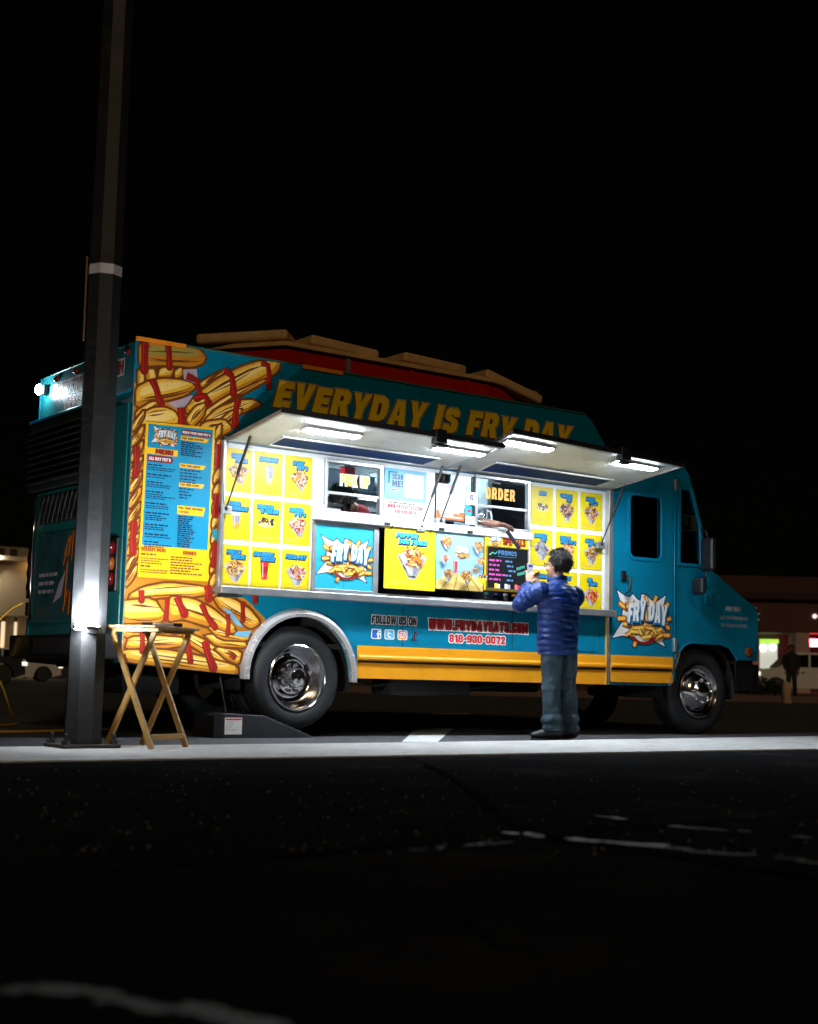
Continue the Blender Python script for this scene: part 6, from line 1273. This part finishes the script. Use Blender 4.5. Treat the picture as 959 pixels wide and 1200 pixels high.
b.build('trousers', BLKC, wk, smooth=True); hair_cap(HM2, 1.0, 5).build('hair', HAIR, wk)
dv = thing('card_terminal', 'long dark handheld payment terminal held out by the worker at the order window', 'payment terminal', (3.76, -.11, 1.82))
a0, a1 = V(*[S(594, 622, -.12)[0], -.12, S(594, 622, -.12)[1]]), V(S(609, 643, -.14)[0], -.14, S(609, 643, -.14)[1])
b = MB(); b.bar(a0, a1, .034, .014, (0.3, 1, 0.3)); o = b.build('case', BLACK, dv, bevel=.004)
b = MB(); n_ = V(-.25, -1, -.2).normalized() * .002; b.bar(a0.lerp(a1, .25) + n_ * 5, a0.lerp(a1, .95) + n_ * 5, .024, .002, (0.3, 1, 0.3)); b.build('screen', mat('terminal_screen', (.03, .035, .06), .15), dv)

# ---- the worker leaning down at the pick-up window
w2 = thing('person', 'person with black hair and red shirt bending down inside the pick up window', 'person', (2.40, .55, .74))
HM3 = Matrix.Translation((2.14, .24, 1.985)) @ Matrix.Rotation(RAD(100), 4, 'Z') @ Matrix.Rotation(RAD(-55), 4, 'X')
b = MB(); head_mesh(b, HM3); b.tube([(2.34, .36, 1.90), (2.26, .30, 1.95), (2.19, .26, 1.97)], [.06, .052, .05], 14); b.tube([(2.52, .52, 1.40), (2.45, .45, 1.65), (2.34, .36, 1.88)], [(.12, .09), (.13, .09), (.09, .07)], 14)
b.tube([(2.34, .36, 1.86), (2.20, .42, 1.82), (2.05, .38, 1.70), (1.95, .34, 1.76)], [.05, .045, .035, .026], 12); b.tube([(2.38, .34, 1.86), (2.44, .22, 1.80), (2.32, .16, 1.74), (2.20, .20, 1.75)], [.05, .045, .035, .026], 12); add_hand(b, (2.20, .20, 1.755), (-.9, .2, -.1), (0, -.9, .2), .5)
b.tube([(2.50, .55, 1.45), (2.48, .58, 1.1), (2.48, .58, .78)], [.08, .06, .04], 10); b.tube([(2.60, .50, 1.45), (2.60, .52, 1.1), (2.60, .52, .78)], [.08, .06, .04], 10)
remesh(b.build('body', SKIN_D, w2), .007, 3)
REDC = mat('red_cloth', (.34, .02, .03), .8, var=.2, vscale=10, bump=.2, bscale=40)
b = MB(); b.tube([(2.56, .53, 1.38), (2.52, .50, 1.55), (2.43, .43, 1.75), (2.33, .35, 1.90), (2.28, .32, 1.935)], [(.15, .12), (.16, .12), (.17, .12), (.13, .10), (.07, .065)], 20); b.tube([(2.37, .35, 1.85), (2.44, .22, 1.81), (2.36, .17, 1.76)], [.08, .07, .055], 14); b.tube([(2.33, .38, 1.86), (2.20, .42, 1.82), (2.10, .40, 1.74)], [.08, .07, .055], 14); remesh(b.build('shirt', REDC, w2), .011)
b = MB()
for x, y in ((2.49, .56), (2.60, .52)): b.tube([(x, y, 1.45), (x, y + .02, 1.1), (x, y + .02, .76)], [.10, .08, .06], 14)
b.build('trousers', BLKC, w2, smooth=True); hair_cap(HM3, 1.03, 9, 1.8, .026).build('hair', HAIR, w2)
b = MB(); rh = random.Random(2)
for i in range(60):
    a = HM3 @ V(rh.uniform(-.09, .09), rh.uniform(-.10, .05), .06); e = a + V(rh.uniform(-.05, .04), rh.uniform(-.04, .02), -rh.uniform(.08, .17)); b.tube([a, a.lerp(e, .5) + V(0, -.012, .012), e], [.010, .009, .002], 5)
b.build('hair', HAIR, w2, smooth=True)

# ================================================================== background, built along the view to the far side of the street
VR = Vector((CR.x, CR.y, 0)).normalized(); VF = Vector((CF.x, CF.y, 0)).normalized()
def frame_at(px, py, depth, turn=0.0):
    d = CF + CR * ((px - 479.5) / FPX) + CU * ((600 - py) / FPX); p = CAM + d * depth
    r_ = VR * math.cos(turn) + VF * math.sin(turn); f_ = VF * math.cos(turn) - VR * math.sin(turn)
    return Matrix(((r_.x, f_.x, 0, p.x), (r_.y, f_.y, 0, p.y), (0, 0, 1, 0), (0, 0, 0, 1))), p
def zat(py, depth, px): return (CAM + (CF + CR * ((px - 479.5) / FPX) + CU * ((600 - py) / FPX)) * depth).z
class LB(MB):
    """boxes in a local frame"""
    def __init__(self, M): super().__init__(); self.M = M
    def bx(self, *q): return self.box(*q, self.M)
# ---- right: far lot, storefront, white van, standing man, bollard, shrubs
M0, P0 = frame_at(900, 814, 47)
FL = 0.185
b = LB(M0); b.bx(-14, 60, 0, 60, -.2, FL); struct(b.build('far_lot', mat('far_lot_concrete', (.16, .10, .09), .8, var=.3, vscale=.6)))
M1, P1_ = frame_at(870, 760, 76)
sb = thing('store_building', 'low dark red store building with lit shopfront across the street', 'building', (P1_.x, P1_.y, FL))
FASC = mat('store_fascia', (.085, .022, .018), .7, var=.3, vscale=.4); STUC = mat('store_stucco', (.48, .34, .32), .8, var=.15, vscale=.5)
zf0, zf1 = zat(741, 76, 910), zat(702, 76, 910); zr = zat(672, 76, 910)
b = LB(M1); b.bx(-10, 30, 0, 6, zf0, zf1); b.build('fascia', FASC, sb)
b = LB(M1); b.bx(-12, 30, -.4, 6, zf1, zf1 + .35); b.build('roof_edge', mat('store_roof_dark', (.03, .012, .012), .8), sb)
b = LB(M1); b.bx(-9, 30, 1.5, 8, zf1 + .35, zr); b.build('upper_wall', mat('store_upper', (.06, .018, .016), .8, var=.2), sb)
b = LB(M1); b.bx(-10, 30, 3.5, 8, FL, zf0); b.build('wall', mat('store_dark_wall', (.04, .03, .03), .8), sb)
k76 = 76 / FPX
def ux(px): return (px - 870) * k76
for a, c, col, s, nm in ((906, 930.5, (.85, .95, .80), 1.6, 'shop_window'), (890, 904, (1, .82, .5), 1.0, 'shop_window')):
    b = LB(M1); b.bx(ux(a), ux(c), 3.40, 3.49, zat(800, 76, 910), zat(752.5, 76, 910)); b.build(nm, mat('lit_' + str(a), (.3, .3, .3), .4, emit=col, estr=s * .35), sb)
for a, c, y0, y1, col, s in ((909, 916, 753, 762, (1, .95, .8), 2.6), (900, 907, 750, 757, (1, .88, .62), 4.0), (921, 928, 753, 760, (.9, 1, .85), 2.6), (893, 900, 759, 765, (1, .8, .45), 4.0)):
    b = LB(M1); q = [(ux((a + c) / 2) + ux(870 + (c - a) / 2) * math.cos(t), (zat((y0 + y1) / 2, 76, 910)) + .2 * math.sin(t)) for t in [i * .5236 for i in range(12)]]; b.prism(q, 3.2, 3.32); b.v = [tuple(M1 @ Vector(v)) for v in b.v]; b.build('shop_lamp', led('shop_lamp_%d' % a, col, s), sb)
b = LB(M1); b.bx(ux(905), ux(930), 3.0, 3.3, zat(752, 76, 910), zat(747, 76, 910)); b.build('sign_strip', led('green_sign', (.28, .9, .06), 1.1), sb)
b = LB(M1); b.bx(ux(931.5), ux(948), -.2, 1.2, FL, zf0); b.build('column', STUC, sb)
b = LB(M1); b.bx(ux(953.5), ux(972), .9, 1.1, zat(757, 76, 950), zat(748, 76, 950)); b.build('neon_sign', led('red_neon', (1.0, .06, .08), 26.0), sb)
b = LB(M1); b.bx(ux(880), ux(904), 2.5, 3.0, FL, zat(742, 76, 890)); b.build('pier', STUC, sb)
b = LB(M1); q = [(ux(955) + .12 * math.cos(t * .785), zat(722, 76, 955) + .12 * math.sin(t * .785)) for t in range(8)]; b.prism(q, -.12, -.02); b.v = [tuple(M1 @ Vector(v)) for v in b.v]; b.build('soffit_lamp', led('soffit_led', (1, .8, .75), 1.2), sb)
CARW = mat('car_white', (.72, .72, .74), .25, coat=.6, var=.04); CARD = mat('car_dark', (.03, .033, .045), .25, coat=.6)
def car(name, label, M, z0, L, Wd, H, paint, prof, glass, group=None, sx=1.0):
    """prof: body side outline, glass: side window outlines; local x along the car, nose at x = 0"""
    o = M @ Vector((L / 2, Wd / 2, 0)); t = thing(name, label, 'car', (o.x, o.y, z0), group)
    def pr(nm, poly, y0, y1, mt, par, bev=0.0, holes=(), sm=False):
        b = MB(); b.prism([(x * L, z0 + z * H) for x, z in poly], y0, y1, [[(x * L, z0 + z * H) for x, z in h] for h in holes]); b.v = [tuple(M @ Vector(v)) for v in b.v]
        b.v = [(v[0], v[1], v[2]) for v in b.v]; return b.build(nm, mt, par, bevel=bev)
    body = pr('body', prof, .0, Wd, paint, t, .05)
    for g in glass:
        w = pr('side_window', g, -.012, .004, GLASS_DS, t); pr('side_window', g, Wd - .004, Wd + .012, GLASS_DS, t)
    for cx in (.17, .80):
        for y in (-.02, Wd - .20):
            b = MB(); R_ = .22 * H if H < 1.6 else .20 * H; b.lathe([(R_ * .55, .0), (R_ * .95, -.0), (R_, .03), (R_, .19), (R_ * .9, .22)], (cx * L, y, z0 + R_), 'Y', 28); b.v = [tuple(M @ Vector(v)) for v in b.v]; wl = b.build('wheel', RUBBER, t, smooth='auto')
            b = MB(); b.lathe([(R_ * .62, -.012), (R_ * .58, .02), (R_ * .2, -.01), (R_ * .05, -.015)], (cx * L, y, z0 + R_), 'Y', 20)
            for k in range(6): a = k * math.pi / 3; b.bar((cx * L, y - .014, z0 + R_), (cx * L + R_ * .58 * math.cos(a), y - .014, z0 + R_ + R_ * .58 * math.sin(a)), .03, .06, (0, 1, 0))
            b.v = [tuple(M @ Vector(v)) for v in b.v]; b.build('rim', CHROME, wl)
    for (x0, x1, z_0, z_1, mt, nm) in ((-.012, .03, .42, .52, led('car_lamp', (1, .93, .8), 1.2), 'headlight'), (.972, 1.008, .45, .56, REDM, 'tail_light')):
        for y0, y1 in ((.0 - .01, .30), (Wd - .30, Wd + .01)):
            b = MB(); b.box(x0 * L, x1 * L, y0, y1, z0 + z_0 * H, z0 + z_1 * H); b.v = [tuple(M @ Vector(v)) for v in b.v]; b.build(nm, mt, t, bevel=.02)
    for x in (.40, .58):
        b = MB(); b.box(x * L, x * L + .16, -.03, -.001, z0 + .50 * H, z0 + .53 * H); b.v = [tuple(M @ Vector(v)) for v in b.v]; b.build('door_handle', BLACK, t)
    b = MB(); b.box(.30 * L, .30 * L + .14, -.18, -.001, z0 + .56 * H, z0 + .66 * H); b.v = [tuple(M @ Vector(v)) for v in b.v]; b.build('side_mirror', paint, t, bevel=.02)
    return t
ARCH = lambda cx, r, rz: [(cx + r * math.cos(RAD(a)), .14 + rz * math.sin(RAD(a))) for a in range(180, -1, -20)]
SUV = [(.0, .20), (.005, .50), (.02, .57), (.17, .62), (.205, .64), (.33, .95), (.37, 1.0), (.90, .98), (.975, .62), (1.0, .55), (1.0, .20), (.98, .15)] + ARCH(.80, .098, .26)[::-1] + ARCH(.17, .098, .26)[::-1]
SEDAN = [(.0, .22), (.005, .48), (.03, .58), (.24, .66), (.30, .68), (.43, .96), (.48, 1.0), (.66, .99), (.83, .72), (.97, .68), (1.0, .58), (1.0, .22), (.97, .15)] + ARCH(.80, .088, .34)[::-1] + ARCH(.17, .088, .34)[::-1]
Mv, Pv = frame_at(888, 812, 62)
car('parked_van', 'white high roofed van parked across the street behind the dark standing person', Mv, FL, 4.7, 1.85, 1.80, CARW, SUV, [[(.235, .655), (.35, .93), (.47, .945), (.47, .64)], [(.49, .64), (.49, .945), (.68, .94), (.68, .64)], [(.70, .64), (.70, .94), (.88, .92), (.93, .66)]])
Ms, Ps = frame_at(66, 797, 64, RAD(0)); Ms = Ms @ Matrix.Rotation(RAD(180 + 20), 4, 'Z')
car('sedan', 'white sedan on the street behind the truck rear bumper', Ms, STREET_Z, 4.5, 1.8, 1.42, CARW, SEDAN, [[(.33, .69), (.45, .93), (.55, .95), (.55, .68)], [(.57, .68), (.57, .95), (.66, .95), (.77, .72)]])
Md, Pd = frame_at(24, 798, 52, RAD(0)); Md = Md @ Matrix.Rotation(RAD(180 + 20), 4, 'Z')
car('sedan', 'dark sedan passing on the street left of the white sedan', Md, STREET_Z, 4.5, 1.8, 1.5, CARD, SEDAN, [[(.33, .69), (.45, .93), (.55, .95), (.55, .68)], [(.57, .68), (.57, .95), (.66, .95), (.77, .72)]])
# standing man
Mm, Pm = frame_at(928, 814, 49.5)
mn = thing('person', 'person in dark clothes standing in front of the white van across the street', 'person', (Pm.x, Pm.y, FL))
def lm(x, y, z): return Mm @ Vector((x, y, FL + z))
HMm = Matrix.Translation(lm(0, 0, 1.60)) @ Matrix.Rotation(math.atan2(VR.y, VR.x) + RAD(150), 4, 'Z')
b = MB(); head_mesh(b, HMm, 1.05); b.tube([lm(0, 0, 1.35), lm(0, 0, 1.52)], [.06, .055], 12); b.tube([lm(0, 0, .85), lm(0, 0, 1.2), lm(0, 0, 1.42)], [(.13, .09), (.15, .09), (.10, .07)], 14, ref=VR)
for s in (-1, 1):
    b.tube([lm(s * .1, 0, 1.38), lm(s * .21, 0, 1.36), lm(s * .27, .02, 1.10), lm(s * .22, -.06, .86)], [.05, .05, .04, .03], 10); add_hand(b, lm(s * .215, -.065, .85), (0, 0, -1), VR * -s, .4); b.tube([lm(s * .09, 0, .88), lm(s * .10, 0, .48), lm(s * .11, 0, .06)], [.08, .055, .04], 10)
remesh(b.build('body', SKIN_D, mn), .012, 2)
b = MB(); b.tube([lm(0, 0, .78), lm(0, 0, 1.0), lm(0, 0, 1.30), lm(0, 0, 1.43), lm(0, 0, 1.50)], [(.19, .13), (.19, .13), (.22, .13), (.18, .11), (.08, .08)], 20, ref=VR)
for s in (-1, 1): b.tube([lm(s * .1, 0, 1.38), lm(s * .21, 0, 1.36), lm(s * .275, .02, 1.10), lm(s * .225, -.055, .90)], [.08, .075, .065, .05], 12)
remesh(b.build('jacket', BLKC, mn), .016)
b = MB()
for s in (-1, 1): b.tube([lm(s * .09, 0, .86), lm(s * .10, 0, .48), lm(s * .115, 0, .05)], [.10, .08, .065], 14)
b.build('trousers', mat('dark_trousers', (.012, .012, .018), .85), mn, smooth=True)
for s in (-1, 1):
    b = MB(); b.tube([lm(s * .115, .08, .05), lm(s * .12, -.05, .045), lm(s * .125, -.16, .03)], [.05, .045, .03], 10); b.build('shoe', BLACK, mn, smooth=True)
hair_cap(HMm, 1.05, 12).build('hair', HAIR, mn)
# bollard
Mb, Pb = frame_at(922, 815, 45); bo = thing('bollard', 'short beige concrete post near the kerb before the white van', 'bollard', (Pb.x, Pb.y, STREET_Z))
b = MB(); b.lathe([(.13, 0), (.15, .04), (.14, .30), (.16, .34), (.13, .62), (.10, .66)], (Pb.x, Pb.y, STREET_Z), 'Z', 20); b.build('post', mat('beige_concrete', (.55, .38, .25), .8, var=.2), bo, smooth='auto')
b = MB(); b.lathe([(.17, 0), (.17, .03)], (Pb.x, Pb.y, STREET_Z), 'Z', 20); b.build('collar', mat('beige_concrete_dark', (.35, .25, .18), .8), bo)
# shrubs
LEAF = mat('dark_leaf', (.022, .038, .016), .6, var=.5, vscale=4)
def shrub(px, py, depth, w, h, seed, lab):
    M, P = frame_at(px, py, depth); t = thing('shrub', lab, 'shrub', (P.x, P.y, FL), 'low shrubs along the far kerb'); rs = random.Random(seed); b = MB()
    for i in range(900):
        a = rs.uniform(0, 6.28); r = rs.random() ** .5; zz = rs.random(); rr = r * (1 - .5 * zz ** 2) * w / 2 * (1 + .25 * math.sin(a * 3 + seed))
        c = M @ Vector((math.cos(a) * rr, math.sin(a) * rr * .8, FL + .05 + zz * h * (1 - .35 * r))); s = rs.uniform(.03, .07); u = Vector((rs.uniform(-1, 1), rs.uniform(-1, 1), rs.uniform(-1, 1))).normalized(); w_ = u.orthogonal().normalized()
        b.add([c - u * s, c + w_ * s * .5, c + u * s, c - w_ * s * .5], [(0, 1, 2, 3)])
    b.build('crown', LEAF, t); b = MB()
    for k in range(4): b.tube([M @ Vector((0, 0, FL)), M @ Vector((.2 * math.cos(k * 1.6), .2 * math.sin(k * 1.6), FL + h * .7))], [.02, .008], 6)
    b.build('trunk', mat('twig', (.06, .04, .025), .8), t)
for i, (px, w, h) in enumerate(((877, 1.1, .55), (893, 1.2, .62), (908, .9, .48))): shrub(px, 813, 48.5, w, h, i, ('low dark shrub on the far kerb, hard by the truck nose', 'widest low dark shrub on the far kerb, middle one of three', 'smallest low dark shrub on the far kerb, next to the beige bollard')[i])
# ---- left: pale building with wall lamps
YB = 70.0
def bz(py, px=20): return S(px, py, YB)[1]
def bxx(px, py=690): return S(px, py, YB)[0]
lb = thing('commercial_building', 'pale warm lit commercial building across the street behind the truck rear', 'building', (bxx(20), YB, STREET_Z))
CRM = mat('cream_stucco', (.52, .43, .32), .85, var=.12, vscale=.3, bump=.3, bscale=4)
zt, zm, zs = bz(637), bz(658), bz(722)
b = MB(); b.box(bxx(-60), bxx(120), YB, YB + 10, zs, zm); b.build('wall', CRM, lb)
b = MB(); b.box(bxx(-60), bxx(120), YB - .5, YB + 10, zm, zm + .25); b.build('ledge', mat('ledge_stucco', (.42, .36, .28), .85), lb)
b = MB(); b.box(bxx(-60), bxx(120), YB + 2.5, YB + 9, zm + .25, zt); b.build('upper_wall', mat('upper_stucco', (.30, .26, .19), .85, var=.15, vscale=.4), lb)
for a, c in ((-12, -4), (7, 21), (28, 36)):
    b = MB(); b.box(bxx(a), bxx(c), YB + 2.40, YB + 2.49, zm + .3, zt - .12); b.build('window', mat('brown_window', (.05, .035, .025), .4), lb)
b = MB(); b.box(bxx(-60), bxx(120), YB + 1.5, YB + 1.7, STREET_Z, zs); b.build('shopfront', mat('shopfront_dark', (.06, .05, .05), .6), lb)
for a, c, M in ((1, 4, led('shop_pink', (1, .55, .45), 1.4)), (8, 12, led('shop_orange', (1, .5, .15), 1.2)), (15, 19, led('shop_warm', (1, .75, .45), 1.0)), (22, 26, led('shop_orange', (1, .5, .15), 1.2)), (29, 33, led('shop_warm', (1, .75, .45), 1.0))):
    b = MB(); b.box(bxx(a), bxx(c), YB + 1.40, YB + 1.48, bz(770), zs - .3); b.build('lit_window', M, lb)
for a in (-4, 13, 27, 40):
    b = MB(); b.box(bxx(a), bxx(a) + .35, YB + .1, YB + .6, STREET_Z, zs); b.build('pillar', CRM, lb)
for i, (px, py, s) in enumerate(((-14, 655, 420.0), (36, 655, 10.0))):
    x, z = bxx(px), bz(py); t = thing('wall_lamp', ('shaded lamp washing the pale wall of the commercial building', 'small amber lamp at the corner ledge of the pale building')[i], 'lamp', (x, YB - .2, z))
    b = MB(); b.box(x - .35, x + .35, YB - .75, YB - .02 - (.5 if i else 0), z + .12, z + .25); b.build('hood', DARKMET, t, bevel=.03)
    b = MB(); b.box(x - .25, x + .25, YB - .65, YB - .15 - (.45 if i else 0), z + (.0 if not i else -.35), z + .10); b.build('bulb', led('wall_bulb_%d' % i, ((1, .86, .62), (1, .62, .22))[i], s), t)
